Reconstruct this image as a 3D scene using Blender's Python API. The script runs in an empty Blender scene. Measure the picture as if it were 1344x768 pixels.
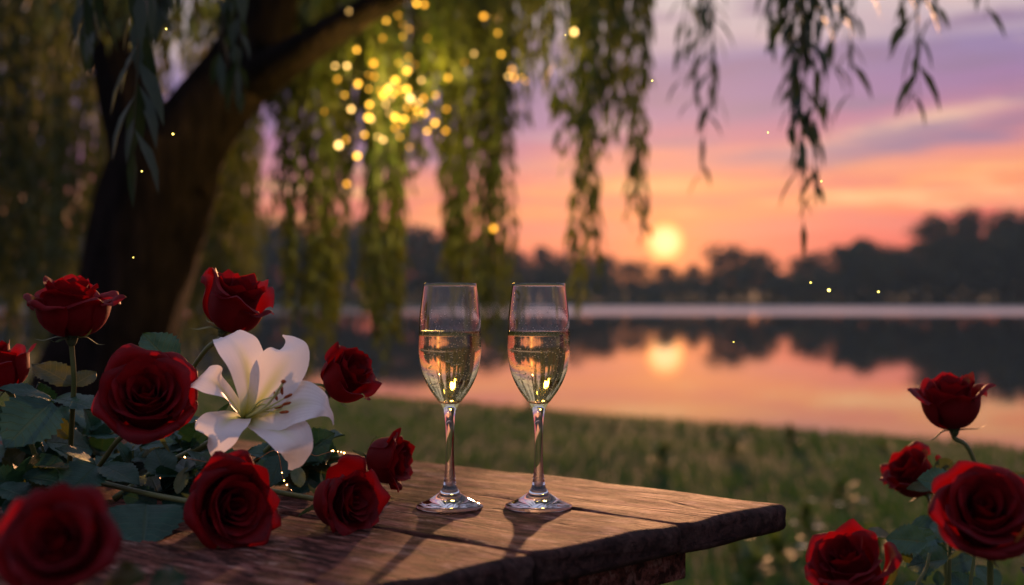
import bpy, math, random
import numpy as np
from mathutils import Vector, Matrix

sc = bpy.context.scene
COL = sc.collection
R = math.radians
F, CX, HY, CAMZ = 1500.0, 672.0, 392.0, 0.943      # focal length in photo pixels, centre column, horizon row, eye height

# ------------------------------------------------------------------ camera
cd = bpy.data.cameras.new("camera")
cam = bpy.data.objects.new("camera", cd); COL.objects.link(cam)
cam.location = (0, 0, CAMZ); cam.rotation_euler = (R(90), 0, 0)
cd.sensor_width = 36; cd.lens = 36*F/1344; cd.shift_y = 8/1344
cd.clip_start = 0.02; cd.clip_end = 6000
cd.dof.use_dof = True; cd.dof.focus_distance = 1.04; cd.dof.aperture_fstop = 3.3
sc.camera = cam

# ------------------------------------------------------------------ world, sun, exposure
EXPO = 2.0
K = 2.0**EXPO
SUN_AZ, SUN_EL = math.atan((873-CX)/F), math.atan((HY-318)/F)
LAMP_EL = R(8.2)
sc.view_settings.view_transform = 'Standard'; sc.view_settings.look = 'None'
sc.view_settings.exposure = EXPO; sc.view_settings.gamma = 1; sc.view_settings.use_curve_mapping = False
sc.cycles.use_denoising = True
sc.cycles.max_bounces = 14; sc.cycles.transmission_bounces = 12; sc.cycles.transparent_max_bounces = 12
sc.cycles.diffuse_bounces = 3; sc.cycles.glossy_bounces = 4
sc.cycles.caustics_reflective = False; sc.cycles.caustics_refractive = False
sc.cycles.sample_clamp_indirect = 6; sc.cycles.use_adaptive_sampling = False

def lin(c):
    return tuple(((v/255)/12.92 if v/255 <= .04045 else (((v/255)+.055)/1.055)**2.4) for v in c)

class NT:
    """a small wrapper that chains shader nodes"""
    def __init__(s, tree): s.t = tree; s.n = tree.nodes; s.l = tree.links
    def node(s, kind, **kw):
        n = s.n.new(kind)
        for k, v in kw.items(): setattr(n, k, v)
        return n
    def put(s, sock, v):
        if hasattr(v, 'is_output'): s.l.new(v, sock)
        else: sock.default_value = v
    def m(s, op, a, b=None, c=None, clamp=False):
        n = s.node('ShaderNodeMath', operation=op, use_clamp=clamp)
        s.put(n.inputs[0], a)
        if b is not None: s.put(n.inputs[1], b)
        if c is not None: s.put(n.inputs[2], c)
        return n.outputs[0]
    def ss(s, v, a, b, lo=0., hi=1.):
        n = s.node('ShaderNodeMapRange', interpolation_type='SMOOTHSTEP')
        s.put(n.inputs['Value'], v); s.put(n.inputs['From Min'], a); s.put(n.inputs['From Max'], b)
        n.inputs['To Min'].default_value = lo; n.inputs['To Max'].default_value = hi
        return n.outputs['Result']
    def mix(s, f, a, b, mode='MIX'):
        n = s.node('ShaderNodeMix', data_type='RGBA', blend_type=mode)
        s.put(n.inputs[0], f)
        for sock, v in ((n.inputs[6], a), (n.inputs[7], b)):
            if isinstance(v, (tuple, list)) and len(v) == 3: v = (*v, 1)
            s.put(sock, v)
        return n.outputs[2]
    def ramp(s, f, stops, interp='LINEAR'):
        n = s.node('ShaderNodeValToRGB'); r = n.color_ramp; r.interpolation = interp
        while len(r.elements) < len(stops): r.elements.new(.5)
        for e, (p, c) in zip(r.elements, stops):
            e.position = p; e.color = (*c, 1) if len(c) == 3 else c
        s.put(n.inputs[0], f)
        return n.outputs[0]
    def noise(s, vec, scale=5, detail=4, rough=.5, dist=0., out=0):
        n = s.node('ShaderNodeTexNoise')
        if vec is not None: s.l.new(vec, n.inputs['Vector'])
        n.inputs['Scale'].default_value = scale; n.inputs['Detail'].default_value = detail
        n.inputs['Roughness'].default_value = rough; n.inputs['Distortion'].default_value = dist
        return n.outputs[out]
    def mapping(s, vec, scale=(1, 1, 1), rot=(0, 0, 0), loc=(0, 0, 0)):
        n = s.node('ShaderNodeMapping'); s.l.new(vec, n.inputs[0])
        n.inputs['Scale'].default_value = scale; n.inputs['Rotation'].default_value = rot; n.inputs['Location'].default_value = loc
        return n.outputs[0]
    def xyz(s, x, y, z=0.):
        n = s.node('ShaderNodeCombineXYZ')
        for i, v in enumerate((x, y, z)): s.put(n.inputs[i], v)
        return n.outputs[0]
    def bump(s, h, strength=.3, dist=.01):
        n = s.node('ShaderNodeBump'); n.inputs['Strength'].default_value = strength
        n.inputs['Distance'].default_value = dist; s.l.new(h, n.inputs['Height'])
        return n.outputs[0]

w = bpy.data.worlds.new("World"); sc.world = w; w.use_nodes = True
w.node_tree.nodes.clear()
t = NT(w.node_tree)
vec = t.node('ShaderNodeTexCoord').outputs['Generated']
sp = t.node('ShaderNodeSeparateXYZ'); t.l.new(vec, sp.inputs[0])
X, Y, Z = sp.outputs
hor = t.m('SQRT', t.m('ADD', t.m('MULTIPLY', X, X), t.m('MULTIPLY', Y, Y)))
e = t.m('DIVIDE', Z, t.m('MAXIMUM', hor, .001))
az = t.m('ARCTAN2', X, Y)
nv = t.xyz(t.m('MULTIPLY', az, 2.6), t.m('MULTIPLY', e, 20), .37)
n1 = t.noise(nv, 1.6, 5, .55)
nv2 = t.xyz(t.m('MULTIPLY', az, 5), t.m('MULTIPLY', e, 60), 2.1)
n2 = t.noise(nv2, 1.2, 4, .6)
ew = t.m('ADD', e, t.m('MULTIPLY', t.m('SUBTRACT', n1, .5), .055))
ew = t.m('ADD', ew, t.m('MULTIPLY', t.m('SUBTRACT', n2, .5), .030))
ew = t.m('SUBTRACT', ew, t.m('MULTIPLY', t.m('SUBTRACT', az, .2), .045))
stops = [(0, (214, 74, 78)), (.034, (226, 72, 86)), (.056, (236, 88, 94)), (.075, (248, 130, 92)), (.100, (251, 158, 102)),
         (.116, (236, 140, 124)), (.134, (190, 112, 146)), (.165, (152, 112, 162)), (.205, (140, 120, 168)), (.226, (196, 172, 184)),
         (.262, (208, 192, 194)), (.36, (176, 168, 186)), (.60, (168, 168, 194)), (1.0, (166, 172, 204))]
front = t.ramp(t.m('MAXIMUM', ew, 0), [(p, lin(c)) for p, c in stops])
back = t.ramp(t.m('MAXIMUM', e, 0), [(0, lin((128, 118, 146))), (.15, lin((160, 136, 156))), (.4, lin((158, 150, 176))), (1, lin((166, 172, 204)))])
# cloud streaks: a cream one to the right, thin rose ones low near the sun
ec = t.m('ADD', .135, t.m('MULTIPLY', t.m('SUBTRACT', az, .285), .20))
g = t.m('DIVIDE', t.m('SUBTRACT', t.m('ADD', e, t.m('MULTIPLY', t.m('SUBTRACT', n2, .5), .016)), ec), .0085)
g = t.m('EXPONENT', t.m('MULTIPLY', t.m('MULTIPLY', g, g), -1))
g = t.m('MULTIPLY', g, t.ss(az, .20, .31)); g = t.m('MULTIPLY', g, t.ss(n1, .30, .55))
front = t.mix(t.m('MULTIPLY', g, .9), front, lin((238, 190, 164)))
gd = t.m('DIVIDE', t.m('SUBTRACT', t.m('ADD', e, t.m('MULTIPLY', t.m('SUBTRACT', n2, .5), .02)), t.m('SUBTRACT', ec, .017)), .0075)
gd = t.m('MULTIPLY', t.m('EXPONENT', t.m('MULTIPLY', t.m('MULTIPLY', gd, gd), -1)), t.ss(az, .16, .30))
front = t.mix(t.m('MULTIPLY', gd, .75), front, lin((158, 112, 142)))
gs = t.m('MULTIPLY', t.ss(n2, .47, .58), t.m('MULTIPLY', t.ss(e, .03, .06), t.ss(e, .125, .09)))
front = t.mix(t.m('MULTIPLY', gs, .85), front, lin((226, 106, 108)))
gt = t.m('MULTIPLY', t.ss(n2, .46, .36), t.m('MULTIPLY', t.ss(e, .055, .075), t.ss(e, .135, .10)))
front = t.mix(t.m('MULTIPLY', gt, .75), front, lin((255, 198, 142)))
n3 = t.noise(t.xyz(t.m('MULTIPLY', az, 4), t.m('MULTIPLY', e, 34), 5.3), 1.1, 6, .62)
gp = t.m('MULTIPLY', t.ss(n3, .48, .60), t.m('MULTIPLY', t.ss(e, .10, .13), t.ss(e, .40, .24)))
front = t.mix(t.m('MULTIPLY', gp, .80), front, lin((138, 110, 150)))
gq = t.m('MULTIPLY', t.ss(n3, .42, .30), t.m('MULTIPLY', t.ss(e, .12, .17), t.ss(e, .5, .26)))
front = t.mix(t.m('MULTIPLY', gq, .80), front, lin((222, 190, 186)))
sky = t.mix(t.ss(Y, -.35, .55), back, front)
# low sun
sd = (math.sin(SUN_AZ)*math.cos(SUN_EL), math.cos(SUN_AZ)*math.cos(SUN_EL), math.sin(SUN_EL))
dn = t.node('ShaderNodeVectorMath', operation='DOT_PRODUCT'); t.l.new(vec, dn.inputs[0]); dn.inputs[1].default_value = sd
ang = t.m('ARCCOSINE', t.m('MINIMUM', dn.outputs['Value'], 1.0))
gl = t.m('EXPONENT', t.m('DIVIDE', ang, -.045))
sky = t.mix(t.m('MULTIPLY', gl, .75), sky, (1.25, .30, .05))
gl2 = t.m('EXPONENT', t.m('DIVIDE', ang, -.16))
sky = t.mix(t.m('MULTIPLY', gl2, .16), sky, (1.1, .40, .14))
disc = t.ss(ang, .0164, .0156)
sky = t.mix(disc, sky, t.mix(t.ss(ang, .006, .0160), (2.0, .95, .42), (2.0, .58, .12)))
below = t.ss(e, -.02, 0)
sky = t.mix(below, (.05, .045, .04), sky)
bg = t.node('ShaderNodeBackground'); t.l.new(sky, bg.inputs[0]); bg.inputs[1].default_value = 1.0/K
ns = t.node('ShaderNodeTexSky', sky_type='NISHITA', sun_disc=False)
ns.sun_elevation = LAMP_EL; ns.sun_rotation = SUN_AZ
bg2 = t.node('ShaderNodeBackground'); t.l.new(ns.outputs[0], bg2.inputs[0]); bg2.inputs[1].default_value = .0012
ad = t.node('ShaderNodeAddShader'); t.l.new(bg.outputs[0], ad.inputs[0]); t.l.new(bg2.outputs[0], ad.inputs[1])
t.l.new(ad.outputs[0], t.node('ShaderNodeOutputWorld').inputs[0])

sl = bpy.data.lights.new("sun", 'SUN'); sl.energy = 1.45; sl.angle = R(1.2); sl.color = (1, .46, .21)
so = bpy.data.objects.new("sun", sl); COL.objects.link(so)
so.rotation_euler = (R(90)-LAMP_EL, 0, math.pi-SUN_AZ)

# ------------------------------------------------------------------ building helpers
def P(px, py, D):
    return np.array([(px-CX)/F*D, D, CAMZ-(py-HY)/F*D])
def nrm(v):
    v = np.asarray(v, float); return v/(np.linalg.norm(v)+1e-12)
def offset(o):
    p = np.zeros(3)
    while o is not None: p += np.array(o.location); o = o.parent
    return p
def tag(o, label=None, cat=None, group=None, kind=None):
    for k, v in (('label', label), ('category', cat), ('group', group), ('kind', kind)):
        if v: o[k] = v
    return o
def thing(name, loc, label, cat, group=None, rz=0):
    o = bpy.data.objects.new(name, None); COL.objects.link(o)
    o.empty_display_size = .02
    o.location = tuple(loc); o.rotation_euler = (0, 0, rz)
    return tag(o, label, cat, group)
def mesh(name, V, Fc, mats, parent=None, smooth=True, mi=None, local=False, loc=None):
    V = np.asarray(V, float)
    if not local: V = V-offset(parent) if parent is not None else V
    if loc is not None and not local: V = V-np.asarray(loc, float)
    me = bpy.data.meshes.new(name)
    me.from_pydata(V.tolist(), [], [tuple(f) for f in Fc])
    for m in (mats if isinstance(mats, (list, tuple)) else [mats]): me.materials.append(m)
    if smooth: me.polygons.foreach_set('use_smooth', [True]*len(me.polygons))
    if mi is not None: me.polygons.foreach_set('material_index', list(mi))
    me.update()
    o = bpy.data.objects.new(name, me); COL.objects.link(o)
    if loc is not None: o.location = tuple(loc)
    if parent is not None: o.parent = parent
    return o
class MB:
    def __init__(s): s.V = []; s.F = []; s.mi = []; s.n = 0
    def add(s, V, Fc, m=0):
        s.V.append(np.asarray(V, float)); s.F += [tuple(i+s.n for i in f) for f in Fc]; s.mi += [m]*len(Fc); s.n += len(V)
        return s
    def build(s, name, mats, parent=None, smooth=True, local=False, loc=None):
        return mesh(name, np.concatenate(s.V), s.F, mats, parent, smooth, s.mi, local, loc)
def grid_faces(a, b, wrap=False):
    f = []
    for i in range(a-1):
        for j in range(b if wrap else b-1):
            k = (j+1) % b
            f.append((i*b+j, i*b+k, (i+1)*b+k, (i+1)*b+j))
    return f
def spline(pts, n):
    pts = np.asarray(pts, float)
    if len(pts) == 2: return pts[0]+(pts[1]-pts[0])*np.linspace(0, 1, n)[:, None]
    q = np.vstack([2*pts[0]-pts[1], pts, 2*pts[-1]-pts[-2]])
    out = []
    for u in np.linspace(0, len(pts)-1-1e-9, n):
        i = int(u); f = u-i
        a, b, c, d = q[i:i+4]
        out.append(.5*((2*b)+(-a+c)*f+(2*a-5*b+4*c-d)*f*f+(-a+3*b-3*c+d)*f**3))
    return np.array(out)
def frames(path):
    T = np.gradient(path, axis=0); T /= np.linalg.norm(T, axis=1)[:, None]+1e-12
    up = np.array([0, 0, 1.]) if abs(T[0][2]) < .9 else np.array([1., 0, 0])
    N = nrm(np.cross(T[0], up)); Ns = []
    for k in range(len(path)):
        N = nrm(N-T[k]*np.dot(N, T[k])); Ns.append(N)
    Ns = np.array(Ns)
    return T, Ns, np.cross(T, Ns)
def tube(path, r, seg=8, n=None, wob=None):
    path = spline(path, n) if n else np.asarray(path, float)
    k = len(path)
    r = np.interp(np.linspace(0, 1, k), np.linspace(0, 1, len(r)), r) if hasattr(r, '__len__') else np.full(k, r)
    T, N, B = frames(path)
    a = np.linspace(0, 2*math.pi, seg, endpoint=False)
    rr = r[:, None]*np.ones(seg)
    if wob is not None: rr = rr*wob(np.arange(k)[:, None]/k, a[None, :])
    V = path[:, None, :]+(np.cos(a)[None, :, None]*N[:, None, :]+np.sin(a)[None, :, None]*B[:, None, :])*rr[:, :, None]
    Fc = grid_faces(k, seg, True)
    Fc.append(tuple(range(seg))[::-1]); Fc.append(tuple(range((k-1)*seg, k*seg)))
    return V.reshape(-1, 3), Fc
def ball(c, r, seg=8, rings=6, sq=(1, 1, 1)):
    V = [np.array(c)+np.array([0, 0, r*sq[2]])]
    for i in range(1, rings):
        th = math.pi*i/rings
        for j in range(seg):
            ph = 2*math.pi*j/seg
            V.append(np.array(c)+r*np.array([sq[0]*math.sin(th)*math.cos(ph), sq[1]*math.sin(th)*math.sin(ph), sq[2]*math.cos(th)]))
    V.append(np.array(c)-np.array([0, 0, r*sq[2]]))
    Fc = [(0, 1+j, 1+(j+1) % seg) for j in range(seg)]
    for i in range(rings-2):
        for j in range(seg):
            a = 1+i*seg+j; b = 1+i*seg+(j+1) % seg
            Fc.append((a, a+seg, b+seg, b))
    last = len(V)-1; s0 = 1+(rings-2)*seg
    Fc += [(last, s0+(j+1) % seg, s0+j) for j in range(seg)]
    return np.array(V), Fc
def box(c, s):
    c = np.asarray(c, float); h = np.asarray(s, float)/2
    V = [c+h*np.array([x, y, z]) for z in (-1, 1) for y in (-1, 1) for x in (-1, 1)]
    return np.array(V), [(0, 2, 3, 1), (4, 5, 7, 6), (0, 1, 5, 4), (2, 6, 7, 3), (0, 4, 6, 2), (1, 3, 7, 5)]

# ------------------------------------------------------------------ materials
def mat(name):
    m = bpy.data.materials.new(name); m.use_nodes = True
    n = NT(m.node_tree); b = m.node_tree.nodes['Principled BSDF']
    return m, n, b
def simple(name, col, rough=.5, spec=.5, noise=None, scale=30, **kw):
    m, n, b = mat(name)
    b.inputs['Roughness'].default_value = rough; b.inputs['Specular IOR Level'].default_value = spec
    if noise:
        co = n.node('ShaderNodeTexCoord').outputs['Object']
        n.l.new(n.mix(n.ss(n.noise(co, scale, 4), .3, .7), col, noise), b.inputs['Base Color'])
    else: b.inputs['Base Color'].default_value = (*col, 1)
    for k, v in kw.items(): b.inputs[k].default_value = v
    return m
def leafy(name, a, bcol, trans=.35, rough=.5, scale=40, spec=.35, bump=True, tcol=None, veins=None):
    """leaf: reflective blade with some light let through"""
    m, n, b = mat(name)
    co = n.node('ShaderNodeTexCoord').outputs['Object']
    f = n.ss(n.noise(co, scale, 3), .32, .68)
    c = n.mix(f, a, bcol)
    if veins:
        at = n.node('ShaderNodeAttribute', attribute_name='leaf_uv')
        sx = n.node('ShaderNodeSeparateXYZ'); n.l.new(at.outputs['Vector'], sx.inputs[0])
        q = n.m('ABSOLUTE', sx.outputs[0])
        v1 = n.m('FRACT', n.m('MULTIPLY', n.m('SUBTRACT', sx.outputs[1], n.m('MULTIPLY', q, .22)), 8.5))
        side = n.ss(n.m('ABSOLUTE', n.m('SUBTRACT', v1, .5)), .10, .02)
        rib = n.m('MAXIMUM', n.ss(q, .07, .02), n.m('MULTIPLY', side, .65))
        c = n.mix(n.m('MULTIPLY', rib, .8), c, veins)
        c = n.mix(n.m('MULTIPLY', n.ss(n.noise(co, 150, 5, .7), .60, .72), .5), c, (.045, .040, .016))
        bh = n.m('SUBTRACT', n.m('MULTIPLY', n.noise(co, scale*6, 3), .5), n.m('MULTIPLY', rib, 1.0))
        n.l.new(n.bump(bh, .5, .0012), b.inputs['Normal']); bump = False
    n.l.new(c, b.inputs['Base Color']); b.inputs['Roughness'].default_value = rough
    b.inputs['Specular IOR Level'].default_value = spec
    if bump: n.l.new(n.bump(n.noise(co, scale*6, 3), .25, .002), b.inputs['Normal'])
    tr = n.node('ShaderNodeBsdfTranslucent')
    n.l.new(n.mix(1.0, c, tcol or (2.2, 2.0, .8), 'MULTIPLY'), tr.inputs[0])
    ms = n.node('ShaderNodeMixShader'); ms.inputs[0].default_value = trans
    n.l.new(b.outputs[0], ms.inputs[1]); n.l.new(tr.outputs[0], ms.inputs[2])
    n.l.new(ms.outputs[0], n.n['Material Output'].inputs[0])
    return m
def emit(name, col, s):
    m = bpy.data.materials.new(name); m.use_nodes = True; n = NT(m.node_tree); n.n.remove(n.n['Principled BSDF'])
    em = n.node('ShaderNodeEmission'); em.inputs[0].default_value = (*col, 1); em.inputs[1].default_value = s
    n.l.new(em.outputs[0], n.n['Material Output'].inputs[0])
    return m

def rose_mat():
    m, n, b = mat('rose_petal')
    co = n.node('ShaderNodeTexCoord').outputs['Object']
    f = n.ss(n.noise(co, 45, 4), .3, .7)
    c = n.mix(f, (.14, .0016, .0042), (.24, .0032, .0070))
    rn = n.node('ShaderNodeObjectInfo').outputs['Random']
    c = n.mix(n.m('MULTIPLY', rn, .55), c, (.085, .0012, .0050))
    at = n.node('ShaderNodeAttribute', attribute_name='rim')
    rm = n.m('MULTIPLY', at.outputs['Fac'], n.ss(n.noise(co, 140, 4, .6), .30, .62))
    c = n.mix(n.m('MULTIPLY', rm, .75), c, (.035, .0012, .004))
    vn = n.noise(n.mapping(co, (1, 1, .25)), 260, 3, .6)
    c = n.mix(n.m('MULTIPLY', n.ss(vn, .52, .70), .35), c, (.085, .001, .004))
    n.l.new(c, b.inputs['Base Color']); b.inputs['Roughness'].default_value = .62
    b.inputs['Specular IOR Level'].default_value = .18
    b.inputs['Sheen Weight'].default_value = .12; b.inputs['Sheen Roughness'].default_value = .35
    b.inputs['Sheen Tint'].default_value = (1, .12, .22, 1)
    n.l.new(n.bump(n.noise(n.mapping(co, (1, 1, .3)), 700, 4), .30, .0007), b.inputs['Normal'])
    tr = n.node('ShaderNodeBsdfTranslucent'); tr.inputs[0].default_value = (.42, .004, .006, 1)
    ms = n.node('ShaderNodeMixShader'); ms.inputs[0].default_value = .28
    n.l.new(b.outputs[0], ms.inputs[1]); n.l.new(tr.outputs[0], ms.inputs[2])
    n.l.new(ms.outputs[0], n.n['Material Output'].inputs[0])
    return m
def lily_mat():
    m, n, b = mat('lily_petal')
    uv = n.node('ShaderNodeUVMap').outputs[0]
    s2 = n.node('ShaderNodeSeparateXYZ'); n.l.new(uv, s2.inputs[0])
    mid = n.m('ABSOLUTE', n.m('SUBTRACT', s2.outputs[0], .5))
    green = n.m('MULTIPLY', n.ss(mid, .20, .0), n.ss(s2.outputs[1], .62, .08))
    green = n.m('MAXIMUM', green, n.m('MULTIPLY', n.ss(s2.outputs[1], .24, .04), .9))
    c = n.mix(green, (.80, .78, .78), (.50, .56, .17))
    n.l.new(c, b.inputs['Base Color']); b.inputs['Roughness'].default_value = .45
    b.inputs['Specular IOR Level'].default_value = .3
    rib = n.m('SINE', n.m('MULTIPLY', s2.outputs[0], 70))
    nz = n.noise(n.node('ShaderNodeTexCoord').outputs['Object'], 220, 3)
    n.l.new(n.bump(n.m('ADD', n.m('MULTIPLY', rib, .45), nz), .15, .0008), b.inputs['Normal'])
    tr = n.node('ShaderNodeBsdfTranslucent'); n.l.new(c, tr.inputs[0])
    ms = n.node('ShaderNodeMixShader'); ms.inputs[0].default_value = .35
    n.l.new(b.outputs[0], ms.inputs[1]); n.l.new(tr.outputs[0], ms.inputs[2])
    n.l.new(ms.outputs[0], n.n['Material Output'].inputs[0])
    return m
def wood_mat(name, end=False):
    m, n, b = mat(name)
    co = n.node('ShaderNodeTexCoord').outputs['Object']
    st = n.mapping(co, (1.0, 9, 9))
    warp = n.node('ShaderNodeVectorMath', operation='ADD'); n.l.new(st, warp.inputs[0])
    wn = n.node('ShaderNodeVectorMath', operation='SCALE'); n.l.new(n.noise(n.mapping(co, (3, 8, 8)), 2, 3, out=1), wn.inputs[0]); wn.inputs['Scale'].default_value = .5
    n.l.new(wn.outputs[0], warp.inputs[1]); st = warp.outputs[0]
    grain = n.noise(st, 9, 8, .68)
    fine = n.noise(n.mapping(co, (3.4, 44, 44)), 6, 6, .7)
    blot = n.noise(n.mapping(co, (5, 9, 9)), 1.9, 6, .66, .6)
    blot2 = n.noise(n.mapping(co, (7, 16, 16), loc=(3, 1, 2)), 2.4, 6, .7, .8)
    c = n.ramp(grain, [(.32, (.045, .017, .012)), (.45, (.11, .040, .028)), (.56, (.19, .066, .050)), (.70, (.30, .140, .118))])
    c = n.mix(n.m('MULTIPLY', n.ss(fine, .54, .34), .8), c, (.030, .016, .011))
    c = n.mix(n.m('MULTIPLY', n.ss(blot, .50, .64), .82), c, (.050, .026, .022))
    c = n.mix(n.m('MULTIPLY', n.ss(blot2, .54, .70), .5), c, (.33, .19, .15))
    mott = n.noise(n.mapping(co, (16, 46, 46)), 1.7, 8, .74)
    c = n.mix(n.m('MULTIPLY', n.ss(mott, .50, .60), .85), c, (.034, .017, .014))
    c = n.mix(n.m('MULTIPLY', n.ss(mott, .45, .36), .45), c, (.42, .25, .20))
    # drying cracks along the grain
    cr = n.node('ShaderNodeTexVoronoi', feature='DISTANCE_TO_EDGE'); n.l.new(n.mapping(co, (2.1, 21, 21)), cr.inputs[0]); cr.inputs['Scale'].default_value = 1.0
    crm = n.m('MULTIPLY', n.ss(cr.outputs['Distance'], .030, .008), n.ss(blot2, .44, .56))
    gn = n.node('ShaderNodeSeparateXYZ'); n.l.new(n.node('ShaderNodeNewGeometry').outputs['True Normal'], gn.inputs[0])
    crm = n.m('MULTIPLY', crm, n.ss(gn.outputs[2], .6, .9))
    c = n.mix(n.m('MULTIPLY', crm, .9), c, (.018, .011, .008))
    if end: c = n.mix(.5, c, (.030, .022, .022))
    else:
        at = n.node('ShaderNodeAttribute', attribute_name='worn')
        ewn = n.ss(n.m('ADD', at.outputs['Fac'], n.m('MULTIPLY', n.m('SUBTRACT', blot, .5), 1.1)), .35, .75)
        c = n.mix(n.m('MULTIPLY', ewn, .82), c, (.028, .020, .019))
    n.l.new(c, b.inputs['Base Color'])
    n.l.new(n.m('ADD', .58, n.m('MULTIPLY', fine, .30)), b.inputs['Roughness'])
    b.inputs['Specular IOR Level'].default_value = .05
    h = n.m('ADD', n.m('MULTIPLY', grain, .55), n.m('MULTIPLY', fine, .35))
    h = n.m('SUBTRACT', n.m('ADD', h, n.m('MULTIPLY', blot, .6)), n.m('MULTIPLY', n.ss(mott, .5, .66), .5)); h = n.m('SUBTRACT', h, n.m('MULTIPLY', crm, .7))
    n.l.new(n.bump(h, .8, .0036), b.inputs['Normal'])
    return m
def bark_mat():
    m, n, b = mat('bark')
    co = n.node('ShaderNodeTexCoord').outputs['Object']
    h = n.noise(n.mapping(co, (14, 14, 2.2)), 2.2, 7, .65, .5)
    c = n.ramp(h, [(.3, (.003, .0024, .0024)), (.5, (.011, .008, .0075)), (.7, (.028, .019, .017))])
    n.l.new(c, b.inputs['Base Color']); b.inputs['Roughness'].default_value = .95; b.inputs['Specular IOR Level'].default_value = .04
    n.l.new(n.bump(h, 1.0, .05), b.inputs['Normal'])
    return m
def water_mat():
    m, n, b = mat('lake_water')
    co = n.node('ShaderNodeTexCoord').outputs['Object']
    s3 = n.node('ShaderNodeSeparateXYZ'); n.l.new(co, s3.inputs[0])
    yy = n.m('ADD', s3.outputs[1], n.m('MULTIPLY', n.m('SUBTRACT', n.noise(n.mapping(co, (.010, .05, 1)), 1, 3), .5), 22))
    sky_sheen = n.m('MULTIPLY', n.ss(yy, 78, 90), n.ss(n.noise(n.mapping(co, (.02, .10, 1)), 1, 4),   .25, .55, .66, .84))   # sky reflection off ruffled far water, painted in as a pale diffuse colour
    sky_sheen = n.m('MULTIPLY', sky_sheen, n.ss(s3.outputs[0], -16, 6, .22, 1))
    b.inputs['Base Color'].default_value = (.012, .016, .016, 1)
    b.inputs['IOR'].default_value = 1.9; b.inputs['Specular IOR Level'].default_value = .6
    b.inputs['Roughness'].default_value = .004
    rip = n.noise(n.mapping(co, (.9, 2.6, 1)), 1.0, 4, .55)
    n.l.new(n.bump(rip, .06, .02), b.inputs['Normal'])
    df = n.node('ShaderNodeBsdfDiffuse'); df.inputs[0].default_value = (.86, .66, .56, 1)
    ms = n.node('ShaderNodeMixShader'); n.l.new(sky_sheen, ms.inputs[0])
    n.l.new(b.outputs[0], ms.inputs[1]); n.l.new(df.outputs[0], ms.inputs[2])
    n.l.new(ms.outputs[0], n.n['Material Output'].inputs[0])
    return m
def ground_mat():
    m, n, b = mat('lawn_soil')
    co = n.node('ShaderNodeTexCoord').outputs['Object']
    c = n.ramp(n.noise(co, 1.3, 6, .65), [(.3, (.014, .030, .010)), (.5, (.026, .050, .016)), (.68, (.060, .054, .028))])
    n.l.new(c, b.inputs['Base Color']); b.inputs['Roughness'].default_value = .95; b.inputs['Specular IOR Level'].default_value = .1
    n.l.new(n.bump(n.noise(co, 14, 5), .8, .05), b.inputs['Normal'])
    return m
M_rose, M_lily, M_wood, M_woodd = rose_mat(), lily_mat(), wood_mat('old_wood'), wood_mat('dark_wood', True)
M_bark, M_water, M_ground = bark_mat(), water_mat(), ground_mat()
M_leaf = leafy('rose_leaf', (.011, .048, .032), (.022, .074, .050), .12, .46, 60, .34, veins=(.034, .072, .036))
M_leaf2 = leafy('young_leaf', (.030, .046, .010), (.050, .058, .014), .30, .5, 60, .3, veins=(.075, .085, .025))
M_stem = simple('green_stem', (.075, .105, .028), .45, .4, (.11, .13, .040), 40)
M_sepal = leafy('sepal', (.06, .10, .040), (.10, .13, .065), .2, .55, 90)
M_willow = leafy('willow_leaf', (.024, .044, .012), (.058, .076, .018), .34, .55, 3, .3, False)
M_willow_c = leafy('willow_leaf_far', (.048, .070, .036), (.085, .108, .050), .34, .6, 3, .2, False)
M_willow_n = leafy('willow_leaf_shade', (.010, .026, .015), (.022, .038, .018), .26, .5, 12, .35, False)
M_twig = simple('twig', (.055, .050, .022), .7, .2)
M_far = [leafy('far_foliage_%d' % i, a, b_, .2, .8, .6, .1, False) for i, (a, b_) in enumerate([((.022, .034, .028), (.044, .056, .040)), ((.028, .036, .024), (.052, .058, .036)), ((.020, .036, .032), (.036, .056, .046))])]
M_grass = leafy('grass_blade', (.018, .066, .017), (.038, .090, .026), .30, .6, 2.5, .25, False)
M_weed = leafy('weed_leaf', (.030, .070, .022), (.075, .115, .030), .3, .5, 25, .35, False)
M_white = simple('white_petal', (.72, .70, .66), .6, .2)
M_yellow = simple('yellow_centre', (.55, .38, .03), .6, .2)
M_anther = simple('rust_pollen', (.28, .055, .016), .9, .1, (.40, .10, .03), 400)
M_fil = simple('pale_green_filament', (.55, .60, .22), .45, .3)
M_wire = simple('copper_wire', (.35, .16, .06), .3, .5, Metallic=1.0)
M_cable = simple('dark_green_cable', (.012, .016, .010), .6, .2)
M_bulb = emit('warm_bulb', (1.0, .47, .045), 2.1)
M_bulb2 = emit('warm_bulb_pale', (1.0, .56, .16), 2.2)
M_bulb3 = emit('warm_bulb_dim', (1.0, .42, .035), 1.1)
M_tiny = emit('tiny_warm_bulb', (1.0, .55, .15), 5.0)
M_glow = emit('firefly_glow', (1.0, .78, .13), 1.5)
M_body = simple('dark_insect', (.02, .015, .010), .4, .5)

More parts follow.
